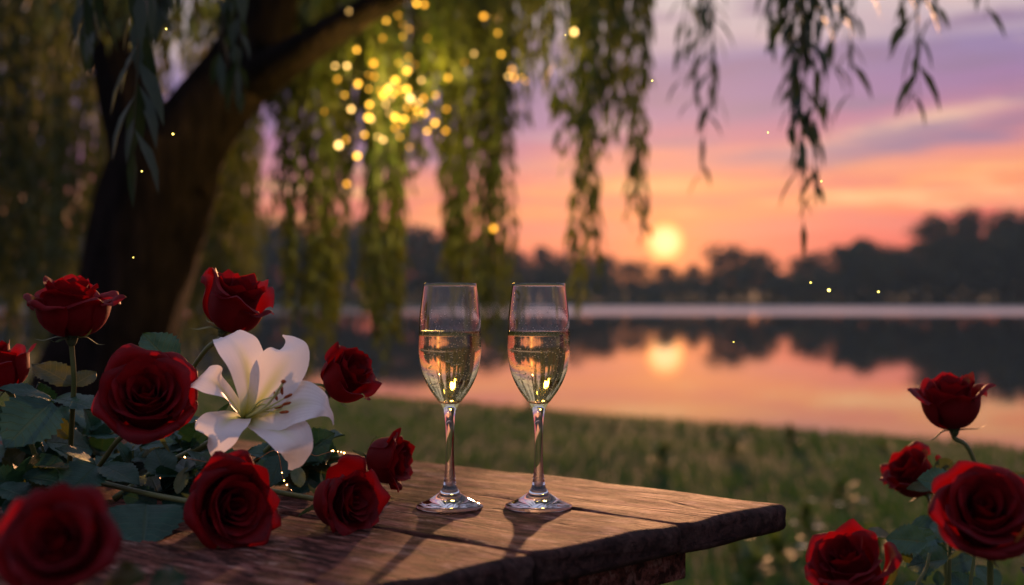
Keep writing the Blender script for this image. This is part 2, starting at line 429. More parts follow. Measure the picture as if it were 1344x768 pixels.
# ------------------------------------------------------------------ the setting
def shore_y(x):
    return np.interp(x, [-60, -20, -9, -4, -1.8, -.9, .9, 3.0, 3.6, 6, 12, 40], [80, 34, 22, 16, 13, 12, 10.4, 8.7, 8.0, 6.2, 5.0, 3.0])
ys = np.concatenate([np.linspace(-30, 0, 16), np.linspace(.3, 20, 90), np.linspace(21, 90, 40)])
xs = np.concatenate([np.linspace(-70, -10, 40), np.linspace(-9.6, 9.6, 90), np.linspace(10, 60, 40)])
WZ = -.25
def land_z(x, y):
    d = shore_y(x)-y
    z = -.22*(np.clip(1.6-d, 0, 1.6)/1.6)**1.5
    z = np.where(d <= 0, -.22-.25*np.minimum(-d, 6), z)
    return z+.012*np.sin(x*2.1+y*1.3)*np.sin(y*1.7-x*.6)*np.clip(d, 0, 1)
gx, gy = np.meshgrid(xs, ys)
gz = land_z(gx, gy)
gr = mesh('ground', np.stack([gx, gy, gz], -1).reshape(-1, 3), grid_faces(len(ys), len(xs)), M_ground)
tag(gr, 'grassy bank sloping down to the lake', None, None, 'structure')
LAKE_FAR = 168.
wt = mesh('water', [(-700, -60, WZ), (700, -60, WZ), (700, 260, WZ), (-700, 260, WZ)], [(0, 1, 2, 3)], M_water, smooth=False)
tag(wt, 'calm lake reflecting the sunset', None, None, 'structure')
fx = np.linspace(-600, 600, 121); fd = np.array([0, 1.5, 5, 20, 60, 150, 500, 2500.])
V = []
rs = np.random.RandomState(3)
for d in fd:
    for x in fx:
        y0 = LAKE_FAR-.00*x+2.5*math.sin(x*.035)-max(0, x-20)*.10
        z = WZ-.4+ (0 if d == 0 else .7 if d == 1.5 else 1.0+d*.012)
        V.append((x, y0+d, z))
hb = mesh('far_bank', V, grid_faces(len(fd), len(fx)), M_ground)
tag(hb, 'far shore of the lake under the trees', None, None, 'structure')

# grass
rs = np.random.RandomState(11)
NB = 72000
D = 1.1+12.6*rs.rand(NB)**1.25
U = rs.uniform(-.66, .66, NB)*D+rs.uniform(-.5, .5, NB)
keep = (D < shore_y(U)-.12)
D, U = D[keep], U[keep]
clump = .5+.5*np.sin(U*3.1+np.sin(D*2.3)*1.7)*np.sin(D*2.9+U*1.1)
hgt = (.035+.035*rs.rand(len(D)))*(.7+.9*clump)
edge = np.clip(1-(shore_y(U)-D)/.7, 0, 1); hgt *= .8
tuft = np.clip(np.sin(U*4.3+1)+np.sin(U*9.7+2)*.7+np.sin(U*1.9)*.6-.5, 0, 2)
hgt *= 1+edge*(1.2+1.7*tuft)*rs.rand(len(D))**2
wd = .0028+.0010*D*rs.rand(len(D))*.6
th = rs.uniform(0, 2*math.pi, len(D)); ln = rs.uniform(.1, .7, len(D))*hgt; la = rs.uniform(0, 2*math.pi, len(D))
b0 = np.stack([U, D, land_z(U, D)-.005], -1)
dx = np.stack([np.cos(th), np.sin(th), 0*th], -1)*wd[:, None]
tp = b0+np.stack([np.cos(la)*ln, np.sin(la)*ln, hgt], -1)
md = b0+np.stack([np.cos(la)*ln*.3, np.sin(la)*ln*.3, hgt*.6], -1)
V = np.stack([b0-dx, b0+dx, md+dx*.7, md-dx*.7, tp], 1).reshape(-1, 3)
Fc = []
for i in range(len(D)):
    k = i*5; Fc += [(k, k+1, k+2, k+3), (k+3, k+2, k+4)]
gs_ = mesh('grass', V, Fc, M_grass); tag(gs_, 'short lawn grass down to the water', None, None, 'stuff')

# ------------------------------------------------------------------ far trees across the lake
def clump_tree(seed, h, wdt, nleaf, open_=0.0, m=0):
    r = np.random.RandomState(seed)
    cl = []
    for k in range(19 if open_ > .3 else 15):
        a = r.uniform(0, 2*math.pi); q = r.rand()**.6
        zz = r.uniform(.24, .94)
        wz = wdt*.5*math.sin(math.pi*min(1, (.12+.88*zz)))**.55
        cl.append((math.cos(a)*q*wz*.75, math.sin(a)*q*wz*.75, zz*h*.95, r.uniform(.14, .26)*wdt*(1-.45*open_)))
    V = []; Fc = []
    for i in range(nleaf):
        c = cl[r.randint(len(cl))]
        d = nrm(r.normal(size=3)); q = r.rand()**(.45)
        p = np.array(c[:3])+d*np.array([1, 1, .8])*c[3]*q
        p[2] = max(p[2], .08*h)
        a, b_ = nrm(r.normal(size=3)), nrm(r.normal(size=3)); s = r.uniform(.16, .42)*(h/10)**.5
        k = len(V); V += [p-a*s, p+b_*s*.8, p+a*s, p-b_*s*.8]; Fc.append((k, k+1, k+2, k+3))
    tr = MB()
    tv, tf = tube([(0, 0, -.6), (.1, 0, h*.3), (-.1, .1, h*.62), (0, 0, h*.86)], [.035*h, .024*h, .014*h, .004*h], 7, 10); tr.add(tv, tf)
    for k in range(6):
        c = cl[k]; tv, tf = tube([(0, 0, h*.32), (c[0]*.5, c[1]*.5, c[2]*.75), c[:3]], [.012*h, .008*h, .003*h], 5, 6); tr.add(tv, tf)
    return np.array(V), Fc, tr
protos = []
for i, (h, wd_, nl, op) in enumerate([(9, 10, 1500, 0), (8, 11, 1500, 0), (11, 10, 1600, .1), (16, 12, 2300, .4)]):
    V, Fc, tr = clump_tree(50+i, h, wd_, nl, op)
    root = thing('broadleaf_tree', (0, 400, 0), 'x', 'tree')
    cr = mesh('crown', V, Fc, M_far[i % 3], root, False, local=True)
    tk = tr.build('trunk', M_bark, root, local=True)
    protos.append([root, False, h])
def dup(root):
    r_ = root.copy(); COL.objects.link(r_)
    for ch in root.children:
        c = ch.copy(); COL.objects.link(c); c.parent = r_
    return r_
# (photo column, photo row of the treetop, extra distance, kind)
tl = []
rr = random.Random(5)
prof = [(-120, 300), (60, 290), (250, 285), (330, 276), (420, 285), (520, 292), (590, 300), (640, 312), (700, 312), (735, 312), (775, 332), (830, 338), (875, 345), (915, 336),
        (955, 318), (1000, 328), (1050, 328), (1090, 312), (1130, 300), (1170, 322), (1210, 300), (1260, 290), (1300, 286), (1344, 276), (1450, 272), (1600, 285)]
px = -150
while px < 1560:
    top = np.interp(px, [a for a, b_ in prof], [b_ for a, b_ in prof])
    tl.append((px+rr.uniform(-6, 6), top+rr.uniform(-2, 5), rr.uniform(6, 12), None))
    tl.append((px+rr.uniform(8, 24), top+rr.uniform(18, 40), rr.uniform(2, 5), None))
    px += 41
tl += [(1228, 275, 4, 3), (1272, 266, 6, 3), (1316, 268, 8, 3), (1362, 262, 6, 3), (1128, 304, 3, 2), (1105, 312, 3, 2), (1150, 322, 2, 1)]
def where(px):
    if px < 300: return 'behind the willow foliage'
    if px < 560: return 'between the willow curtains'
    if px < 700: return 'beyond the left champagne glass'
    if px < 800: return 'beyond the right champagne glass'
    if px < 950: return 'under the setting sun'
    if px < 1080: return 'right of the sun'
    if px < 1190: return 'in the rounded dark clump'
    return 'in the tall right clump'
fam = ['spreading', 'broad low', 'rounded', 'tall open-crowned']
rows = {}
for px, top, ex, kd in tl:
    yb = LAKE_FAR+ex+4-max(0, (px-CX)/F*180-20)*.10
    h = (HY-top)/F*yb+CAMZ-.9+ .6
    k = kd if kd is not None else rr.choice([0, 0, 1, 2])
    p = protos[k]
    o = p[0] if not p[1] else dup(p[0]); p[1] = True
    s = h/p[2]*.97
    o.location = ((px-CX)/F*yb, yb, .55); o.scale = (s*rr.uniform(.95, 1.25), s*1.0, s); o.rotation_euler = (0, 0, rr.uniform(0, 6.28))
    o['group'] = 'trees along the far shore'
    front = 'waterline tree' if ex < 5.2 and kd is None else 'back-row tree'
    o['label'] = '%s %s %s' % (fam[k], front, where(px))
    rows.setdefault(o['label'], []).append(o)
ordn = ['first', 'second', 'third', 'fourth', 'fifth', 'sixth', 'seventh', 'eighth', 'ninth', 'tenth', 'eleventh', 'twelfth']
for lab, os_ in rows.items():
    if len(os_) > 1:
        os_.sort(key=lambda o: o.location.x)
        for i, o in enumerate(os_): o['label'] = lab+', '+ordn[i]+' from the left'
# undergrowth behind and below the far trees
r_ = np.random.RandomState(8); V = []; Fc = []
for i in range(9000):
    x = r_.uniform(-150, 150); yb = LAKE_FAR+r_.uniform(3, 18)-max(0, x-20)*.10
    p = np.array([x, yb, .3+r_.rand()*(4.2+1.2*math.sin(x*.21)+.8*math.sin(x*.53+1))]); a, b_ = nrm(r_.normal(size=3)), nrm(r_.normal(size=3)); s = r_.uniform(.4, .9)
    k = len(V); V += [p-a*s, p+b_*s, p+a*s, p-b_*s]; Fc.append((k, k+1, k+2, k+3))
tag(mesh('undergrowth', V, Fc, M_far[0], None, False), 'dark undergrowth along the far shore', None, None, 'stuff')

# ------------------------------------------------------------------ evening haze over the lake
hz, hn, hb_ = mat('evening_haze')
hn.n.remove(hb_)
pv = hn.node('ShaderNodeVolumePrincipled'); pv.inputs['Color'].default_value = (.38, .68, 1.0, 1); pv.inputs['Density'].default_value = .00032; pv.inputs['Anisotropy'].default_value = .2
hn.l.new(pv.outputs[0], hn.n['Material Output'].inputs['Volume'])
V, Fc = box((0, 90, 9.), (640, 290, 28))
ho = mesh('haze', V, Fc, hz, None, False); tag(ho, 'thin evening haze over the lake', None, None, 'stuff')

# ------------------------------------------------------------------ willow
WB = P(150, 600, 4.5); WB[2] = -.03
willow = thing('willow_tree', WB, 'big leaning willow with forked dark trunk and hanging branches behind the bouquet', 'tree')
def wobf(seed):
    r = np.random.RandomState(seed); ph = r.uniform(0, 6.28, 6)
    return lambda s, a: 1+.07*np.sin(3*a+ph[0]+s*3)+.045*np.sin(7*a+ph[1]-s*5)+.03*np.sin(11*a+ph[2]+s*8)+.05*np.sin(s*13+ph[3])*np.sin(2*a+ph[4])
def wp(px, py, D=4.5): return P(px, py, D)
tv = MB()
tv.add(*tube([(WB[0]-.06, 4.5, -.1), wp(140, 560), wp(148, 470), wp(168, 400), wp(190, 310), wp(212, 230), wp(222, 185)],
             [.42, .29, .235, .215, .205, .215, .20], 26, 60, wobf(1)))
trunk = tv.build('trunk', M_bark, willow)
def limb(pts, rad, seed, seg=14, n=40): return mesh('limb', *tube(pts, rad, seg, n, wobf(seed)), M_bark, willow)
limb([wp(205, 240), wp(178, 160), wp(155, 90), wp(140, 20), wp(128, -60), wp(110, -240, 4.7)], [.16, .125, .10, .085, .08, .05], 2)
limb([wp(222, 225), wp(262, 165), wp(318, 90), wp(352, 20), wp(372, -50), wp(420, -260, 4.3)], [.19, .155, .14, .125, .115, .06], 3)
limb([wp(325, 110), wp(385, 72, 4.25), wp(445, 34, 4.1), wp(525, -10, 4.0), wp(640, -60, 4.0), wp(800, -120, 3.8), wp(1000, -150, 3.2)], [.10, .066, .055, .045, .04, .03, .014], 4)
limb([wp(372, -60), wp(560, -160, 4.0), wp(800, -330, 3.2), wp(1030, -420, 2.5), wp(1250, -300, 2.2)], [.09, .07, .05, .032, .010], 5)
limb([wp(420, -220, 4.3), wp(380, -380, 3.2), wp(300, -560, 2.2), wp(200, -640, 1.6), wp(150, -420, 1.5)], [.06, .05, .035, .022, .010], 6)
limb([wp(130, -50), wp(20, -130, 5), wp(-150, -140, 5.5), wp(-300, -60, 5.8)], [.08, .06, .045, .02], 7)
limb([wp(140, 20), wp(260, -110, 5.4), wp(480, -120, 5.8), wp(640, -90, 6.0)], [.07, .055, .04, .02], 8)
LEAF = 0
def strand(mb, top, bot, r, sp=.024, ll=.085, lw=.0105, m_leaf=0, m_twig=1, sway=.03, tw=.0014, opn=1.0):
    """one hanging willow twig with alternate lance leaves"""
    top, bot = np.asarray(top, float), np.asarray(bot, float)
    L = np.linalg.norm(bot-top); n = max(6, int(L/.09))
    s = np.linspace(0, 1, n)[:, None]
    ph = r.uniform(0, 6.28, 4); am = sway*min(1., L)
    path = top+(bot-top)*s+np.concatenate([am*np.sin(s*5+ph[0])*s, am*np.sin(s*4.3+ph[1])*s, 0*s], 1)
    mb.add(*tube(path, [tw*1.3, tw*.5], 4), m_twig)
    nl = int(L/sp); a = r.uniform(0, 6.28)
    V = []; Fc = []
    for i in range(nl):
        u = (i+r.rand())/nl; f = u*(n-1); k = min(int(f), n-2); p = path[k]+(path[k+1]-path[k])*(f-k)
        a += 2.4+r.uniform(-.5, .5)
        d = np.array([math.cos(a), math.sin(a), 0]); op = r.uniform(.25, .75)*opn
        l = ll*r.uniform(.6, 1.15)*(1 if u < .9 else .75)
        dr = nrm(d*op+np.array([0, 0, -1])); dr2 = nrm(d*op*.45+np.array([0, 0, -1]))
        sd = nrm(np.cross(dr, d+np.array([r.uniform(-.6, .6), r.uniform(-.6, .6), .2])))*lw*r.uniform(.7, 1.2)
        q1 = p+dr*l*.38; q2 = q1+nrm(dr+dr2)*l*.3; q3 = q2+dr2*l*.34
        fo = np.cross(sd, dr)*.3
        j = len(V)
        V += [p, q1+sd*.95+fo, q1, q1-sd*.95+fo, q2+sd*.7+fo, q2, q2-sd*.7+fo, q3]
        Fc += [(j, j+2, j+1), (j, j+3, j+2), (j+1, j+2, j+5, j+4), (j+2, j+3, j+6, j+5), (j+4, j+5, j+7), (j+5, j+6, j+7)]
    if V: mb.add(V, Fc, m_leaf)
def bunch(seed, px, wpx, bot, D, n, top=-70, bj=60, sp=.026, ll=.09, lw=.0115, mats=None, dj=.25, lab=None, name='hanging_branch', sway=.03, pt=.5, opn=1.0):
    r = np.random.RandomState(seed); mb = MB()
    if seed < 20: n = int(n*1.5)
    for i in range(n):
        q = r.uniform(-1, 1); x = px+q*wpx*.5
        d = D+r.uniform(-dj, dj)
        b_ = bot-bj*(abs(q)*pt+r.rand()*(1-pt)) if i else bot
        if n <= 4: mb = MB()
        strand(mb, P(x+r.uniform(-12, 12), top, d), P(x+r.uniform(-4, 4), b_, d), r, sp, ll, lw, sway=sway, opn=opn)
        if n <= 4 and i < n-1: mb.build(name, mats or [M_willow, M_twig], willow)
    o = mb.build(name, mats or [M_willow, M_twig], willow)
    if lab: o['label'] = lab
    return o
# curtains over the lake
bunch(1, 415, 64, 486, 4.7, 17, bj=120)
bunch(2, 503, 48, 482, 4.6, 14, bj=110)
bunch(3, 604, 40, 410, 4.7, 11, bj=90)
bunch(4, 647, 32, 476, 4.8, 9, bj=100)
bunch(5, 306, 44, 345, 4.9, 7, bj=60)
bunch(6, 370, 22, 355, 4.9, 3, bj=60)
bunch(7, 455, 60, 300, 4.9, 7, bj=120)
bunch(8, 560, 50, 250, 4.9, 7, bj=120)
bunch(9, 776, 24, 404, 3.9, 5, bj=150)
bunch(10, 828, 18, 312, 3.9, 3, bj=100)
bunch(11, 760, 90, 210, 3.9, 10, bj=110)
bunch(12, 820, 60, 200, 4.1, 7, bj=110)
bunch(13, 675, 50, 110, 4.3, 5, bj=60)
bunch(14, 640, 60, 300, 4.9, 9, bj=160)
bunch(15, 340, 90, 190, 5.0, 10, bj=90)
bunch(16, 600, 110, 120, 4.3, 14, bj=90)
bunch(17, 440, 120, 130, 4.4, 14, bj=100)
bunch(18, 520, 120, 210, 4.9, 16, bj=120)
# the near, darker twigs at the right
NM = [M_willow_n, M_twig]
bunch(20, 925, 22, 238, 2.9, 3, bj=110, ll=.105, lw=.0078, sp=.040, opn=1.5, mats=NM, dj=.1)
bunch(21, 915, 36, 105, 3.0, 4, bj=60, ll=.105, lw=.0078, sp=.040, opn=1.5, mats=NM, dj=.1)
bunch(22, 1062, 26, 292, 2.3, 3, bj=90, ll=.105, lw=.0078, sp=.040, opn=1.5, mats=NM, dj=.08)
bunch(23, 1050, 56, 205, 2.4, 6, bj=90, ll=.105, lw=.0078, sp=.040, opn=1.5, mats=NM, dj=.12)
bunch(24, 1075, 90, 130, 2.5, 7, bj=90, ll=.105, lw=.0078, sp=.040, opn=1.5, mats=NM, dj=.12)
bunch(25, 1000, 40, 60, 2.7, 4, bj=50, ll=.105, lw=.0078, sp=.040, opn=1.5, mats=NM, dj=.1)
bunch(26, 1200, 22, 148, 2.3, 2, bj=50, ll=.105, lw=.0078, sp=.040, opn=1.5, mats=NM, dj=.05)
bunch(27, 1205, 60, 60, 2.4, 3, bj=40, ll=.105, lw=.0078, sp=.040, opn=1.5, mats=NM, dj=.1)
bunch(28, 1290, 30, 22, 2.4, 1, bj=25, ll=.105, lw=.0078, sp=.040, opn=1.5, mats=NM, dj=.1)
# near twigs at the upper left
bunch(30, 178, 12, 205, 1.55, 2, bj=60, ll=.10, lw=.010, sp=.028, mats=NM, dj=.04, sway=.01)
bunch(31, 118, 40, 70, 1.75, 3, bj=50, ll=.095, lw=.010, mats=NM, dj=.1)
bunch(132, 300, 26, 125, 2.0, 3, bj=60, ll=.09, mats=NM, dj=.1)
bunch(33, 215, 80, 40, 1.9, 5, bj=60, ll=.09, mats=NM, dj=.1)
# the mass of the crown
r = np.random.RandomState(77); mb = MB()
def mass(n, x0, x1, b0, b1, d0, d1, top=-140, sp=.03):
    for i in range(n):
        x = r.uniform(x0, x1); d = r.uniform(d0, d1)
        strand(mb, P(x+r.uniform(-15, 15), top+r.uniform(-30, 40), d), P(x, r.uniform(b0, b1), d), r, sp, .10, .013)
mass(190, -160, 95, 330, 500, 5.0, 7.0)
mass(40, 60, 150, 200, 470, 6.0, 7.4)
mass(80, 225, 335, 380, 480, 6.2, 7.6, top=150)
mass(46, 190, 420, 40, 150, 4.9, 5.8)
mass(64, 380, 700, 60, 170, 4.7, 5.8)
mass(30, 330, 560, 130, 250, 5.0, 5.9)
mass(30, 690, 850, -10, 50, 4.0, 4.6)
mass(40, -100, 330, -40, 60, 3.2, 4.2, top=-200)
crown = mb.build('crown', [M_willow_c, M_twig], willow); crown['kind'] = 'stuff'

# ------------------------------------------------------------------ string lights in the willow
raw = [(405,38),(530,70),(517,128),(430,168),(358,222),(366,267),(322,375),(412,367),(395,470),(370,488),(432,524),(398,618),(457,453),(500,460),(519,470),(608,495),(667,441),(693,413),(730,440),(732,367),(735,262),(792,210),(825,180),(648,270),(600,362),(655,330),(695,320),(635,375),(625,355),(590,400),(575,460),(580,420),(545,290),(560,270),(572,212),(605,193),(627,218),(600,238),(607,98),(587,122),(585,83),(632,12),(658,16),(570,52),(668,130),(490,257),(487,213),(470,253),(472,300),(473,352),(435,282),(390,320),(398,222),(540,380),(527,350),(545,330),(520,320),(510,305),(590,318),(470,395),(480,400),(900,112),(917,182),(857,55),(893,55),(952,235),(960,262),(985,262),(998,272),(940,256),(560,395),(610,330),(640,345),(575,300),(600,300),(560,430),(555,315),(620,400),(535,300),(660,380)]
pts = [(300+a/2.56, b_/2.56) for a, b_ in raw]+[(789, 26), (754, 42), (764, 48), (760, 38), (821, 62), (648, 300)]
pts.sort()
rb = random.Random(4)
cuts = [0, 15, 32, 50, 66, len(pts)]
slab = ['string of golden lights at the left edge of the glowing willow cluster', 'string of golden lights in the left half of the glowing willow cluster', 'string of golden lights through the bright middle of the willow cluster',
        'string of golden lights right of the brightest part of the willow cluster', 'sparse golden lights in the willow strands above the lake, right of the cluster']
for si in range(5):
    pp = pts[cuts[si]:cuts[si+1]]
    pp.sort(key=lambda q: q[1])
    cs = [P(x, y, rb.uniform(3.85, 4.3)) for x, y in pp]
    root = thing('fairy_lights', P(pp[0][0], -80, 4.3), slab[si], 'string lights', 'golden string lights in the willow')
    mesh('wire', *tube([P(pp[0][0], -80, 4.3)]+[c+np.array([0, 0, .012]) for c in cs], .0012, 4, len(cs)*4), M_cable, root)
    for k, c in enumerate(cs):
        mesh('bulb', *ball((0, 0, 0), .0085*rb.choice([.4, .5, .65, .8, .95, 1.05]), 8, 6), rb.choice([M_bulb, M_bulb, M_bulb2, M_bulb3, M_bulb3]), root, loc=c-offset(root), local=True).data
    # light thrown by the bulbs of this string on the leaves around it
    for q in ([.3, .7] if si < 4 else [.3]):
        c = cs[int(len(cs)*q)]
        lp = bpy.data.lights.new('bulb_glow', 'POINT'); lp.energy = 1.7 if si in (1, 2, 3) else .5; lp.color = (1, .62, .12); lp.shadow_soft_size = .06
        lo = bpy.data.objects.new('bulb_glow', lp); COL.objects.link(lo); lo.parent = root; lo.location = tuple(c-offset(root)+np.array([0, .1, 0]))

# ------------------------------------------------------------------ table
TH = .75
C = P(1034, 660, .193*F/(660-HY)); C[2] = 0
ax = np.array([-.788, .615]); ang = math.atan2(ax[1], ax[0])
table = thing('wooden_table', C, 'weathered rustic plank table holding the champagne glasses and bouquet', 'table', rz=ang)
SK = .174; TK = .027
def plank(y0, y1, x1, seed, zoff=0):
    r = np.random.RandomState(seed)
    n = 150; prof = []
    wdt = (y1-y0)
    rc = .0042
    m_ = 10
    yy = np.concatenate([np.linspace(rc, wdt-rc, m_)])
    ring = [(y, TK) for y in yy]
    ring += [(wdt-rc+rc*math.sin(a), TK-rc+rc*math.cos(a)) for a in (R(30), R(60), R(90))]
    ring += [(wdt, TK*.5)]
    ring += [(wdt-rc+rc*math.cos(a), rc-rc*math.sin(a)) for a in (R(0), R(45), R(90))]
    ring += [(y, 0) for y in np.linspace(wdt-rc, rc, 6)[1:-1]]
    ring += [(rc-rc*math.sin(a), rc-rc*math.cos(a)) for a in (R(0), R(45), R(90))]
    ring += [(0, TK*.5)]
    ring += [(rc-rc*math.cos(a), TK-rc+rc*math.sin(a)) for a in (R(0), R(30), R(60))]
    ring = np.array(ring); k = len(ring)
    sx = np.concatenate([[0, .0006, .002, .0045, .008], np.linspace(.012, .12, 30), np.linspace(.125, x1, n-35)])
    inset = np.array([.0075, .005, .0026, .0009, .0]+[0]*(n-5))
    ph = r.uniform(0, 6.28, 8)
    V = np.zeros((n, k, 3)); worn = np.zeros((n, k))
    cy, cz = wdt/2, TK/2
    for i in range(n):
        x = sx[i]
        y = ring[:, 0]; z = ring[:, 1]
        ins = inset[i]
        y2 = cy+(y-cy)*(1-ins/ (wdt/2)); z2 = cz+(z-cz)*(1-ins/(TK/2)*.9)
        ed = np.where(y < .02, 1, 0)*-1+np.where(y > wdt-.02, 1, 0)
        y2 = y2+ed*(.0012*math.sin(x*31+ph[0])+.0008*math.sin(x*83+ph[1]))
        top = (z > TK*.6)
        z2 = z2+np.where(top, .0007*np.sin(x*17+y*60+ph[2])+.0005*np.sin(x*46-y*90+ph[3]), 0)
        exo = .0016*np.sin(y*55+ph[4])+.0012*np.sin(y*140+ph[5])+.0009*np.sin(z*300+y*30+ph[6])+.0006*np.sin(y*420+z*200+ph[7])
        V[i, :, 0] = x+SK*(y0+y)+exo*max(0, 1-x/.03)
        V[i, :, 1] = y0+y2; V[i, :, 2] = TH-TK+z2+zoff
        worn[i] = np.clip(1-(x/.016), 0, 1)
        if y0 < .01: worn[i] = np.maximum(worn[i], np.clip(1-y/.010, 0, 1)*.5)
        worn[i] = np.where(z < TK*.9, np.maximum(worn[i], .0), worn[i])
    Fc = grid_faces(n, k, True)+[tuple(range(k))[::-1], tuple(range((n-1)*k, n*k))]
    o = mesh('plank', V.reshape(-1, 3), Fc, M_wood, table, local=True)
    at = o.data.attributes.new('worn', 'FLOAT', 'POINT'); at.data.foreach_set('value', worn.reshape(-1))
    return o
pw = [.150, .172, .158, .166, .150]
y = 0
for i, wd_ in enumerate(pw):
    plank(y+.0012, y+wd_-.0012, 1.62, 200+i, (-.0006, .0004, -.0003, .0006, 0)[i]); y += wd_
WID = y
def bar(name, c, s, rz=0, m=None, bev=.003):
    V, Fc = box((0, 0, 0), s)
    cs, sn = math.cos(rz), math.sin(rz)
    V = np.stack([V[:, 0]*cs-V[:, 1]*sn, V[:, 0]*sn+V[:, 1]*cs, V[:, 2]], -1)
    o = mesh(name, V, Fc, m or M_wood, table, False, local=True, loc=c)
    md = o.modifiers.new('edge', 'BEVEL'); md.width = bev; md.segments = 2
    return o
er = math.atan2(1, SK)
def skx(x, y): return x+SK*y
zt = TH-TK-.003
bar('cleat', (skx(.048, WID*.5+.03), WID*.5+.03, zt-.015), (WID-.13, .030, .030), er)
bar('cleat', (skx(1.48, WID*.5), WID*.5, zt-.021), (WID-.11, .030, .042), er)
bar('apron', (.80+.06, .115, zt-.017), (1.42, .022, .034))
bar('apron', (.80+.16, WID-.115, zt-.017), (1.42, .022, .034))
for x_, y_ in ((.105, .165), (.105, WID-.15), (1.40, .165), (1.40, WID-.15)):
    lg = bar('leg', (skx(x_, y_), y_, (zt-.036)/2), (.046, .046, zt-.036), er, bev=.005)

# ------------------------------------------------------------------ flowers
def ax_mat(base, axis, roll=0.):
    z = nrm(axis); up = np.array([0, 0, 1.]) if abs(z[2]) < .95 else np.array([0, -1., 0])
    x = nrm(np.cross(up, z)); y_ = np.cross(z, x)
    c, s = math.cos(roll), math.sin(roll)
    return np.stack([x*c+y_*s, -x*s+y_*c, z], 1), np.asarray(base, float)
def leaf_mesh(base, tip, nh, wr=.62, seed=0, droop=.12, fold=.22, ser=True, n=21, m_=9):
    """ovate saw-edged rose leaflet between two points; nh = the way its upper side looks"""
    r = np.random.RandomState(seed)
    base, tip = np.asarray(base, float), np.asarray(tip, float)
    L = np.linalg.norm(tip-base); T = (tip-base)/L
    N = nrm(nh-T*np.dot(nh, T)); S = np.cross(T, N)
    V = []
    ph = r.uniform(0, 6.28, 3)
    for i in range(n):
        s = i/(n-1)
        wv = wr*.5*L*(math.sin(math.pi*min(1, s**.82))**.78)*(1-.12*s)
        if i in (0, n-1): wv = L*.004
        for j in range(m_):
            q = (j/(m_-1)-.5)*2
            q2 = q*(1+(.07*(1 if i % 2 else -1) if ser and abs(q) > .9 else 0))
            h = L*(fold*abs(q)*wv/(L*.5)*.5-droop*(s*s)+droop*.5*s+.018*math.sin(9*s+ph[0]+2*q)*abs(q)+.012*math.sin(16*s*abs(q)+ph[1]))
            V.append(base+T*L*(s-.03*abs(q)*s)+S*q2*wv+N*h)
    return np.array(V), grid_faces(n, m_)
CAMP = np.array([0, 0, CAMZ])
def leaf_at(parent, b, tp, Db, Dt, wr=.62, m=None, seed=0, tilt=(0, 0, 1), face=.6, pet=None, droop=.12):
    A, B = P(*b, Db), P(*tp, Dt)
    nh = nrm(CAMP-A)*face+np.asarray(tilt, float)*(1-face)
    o = mesh('leaf', *leaf_mesh(A, B, nh, wr, seed, droop), m or M_leaf, parent)
    at = o.data.attributes.new('leaf_uv', 'FLOAT_VECTOR', 'POINT')
    at.data.foreach_set('vector', np.array([((j/8-.5)*2, i/20, 0) for i in range(21) for j in range(9)], np.float32).reshape(-1))
    if pet is not None:
        q = np.asarray(pet, float)
        mesh('leaf_stalk', *tube([q, (q+A)/2+np.array([0, 0, -.004]), A], .0009, 5, 8), M_stem, o if False else parent)
    return o

def petal_grid(t, phi, w, rt, H, hb, zt_, th_end, lean, r, nv=15, nu=13, point=.05, wave=.02, side=.3):
    V = np.zeros((nv, nu, 3)); ph = r.uniform(0, 6.28, 4)
    for j in range(nu):
        u = (j/(nu-1)-.5)*2
        Lr = (zt_-hb)*(1-.30*abs(u)**3)+point*math.exp(-(u/.22)**2)*H
        te = th_end-side*abs(u)**2*(90-th_end if th_end < 90 else 0)
        rr_, zz = None, None
        half = nv//2
        for i in range(nv):
            v = i/(nv-1)
            if i <= half:
                a = (i/half)*math.pi/2
                rr_ = .03+(rt-.03)*math.sin(a)**.9; zz = hb*(1-math.cos(a))
            else:
                s = (i-half)/(nv-1-half)
                th = R(90+lean*math.sin(math.pi*min(1, s*1.2))-(90-te)*s**2.6)
                rr_ += math.cos(th)*Lr/(nv-1-half); zz += math.sin(th)*Lr/(nv-1-half)
            wp_ = w*(.45+.55*min(1, v/.45))*(1-.10*max(0, v-.7)/.3)
            an = phi+u*wp_
            q = rr_*(1+.09*u*(1-.4*t))+wave*t*math.sin(4.2*u+ph[0]+v*3)*v*v+.012*math.sin(8*u+ph[1])*v**3*t
            z2 = zz+wave*.8*math.sin(5.1*u+ph[2])*v**3*(.3+t)
            V[i, j] = (max(q, .005)*math.cos(an), max(q, .005)*math.sin(an), z2)
    RIM.append(np.repeat((np.arange(nv)/(nv-1))**9, nu))
    return V.reshape(-1, 3), grid_faces(nv, nu)
RIM = []
def setrim(o):
    a = np.concatenate(RIM); RIM.clear()
    at = o.data.attributes.new('rim', 'FLOAT', 'POINT'); at.data.foreach_set('value', a.astype(np.float32))

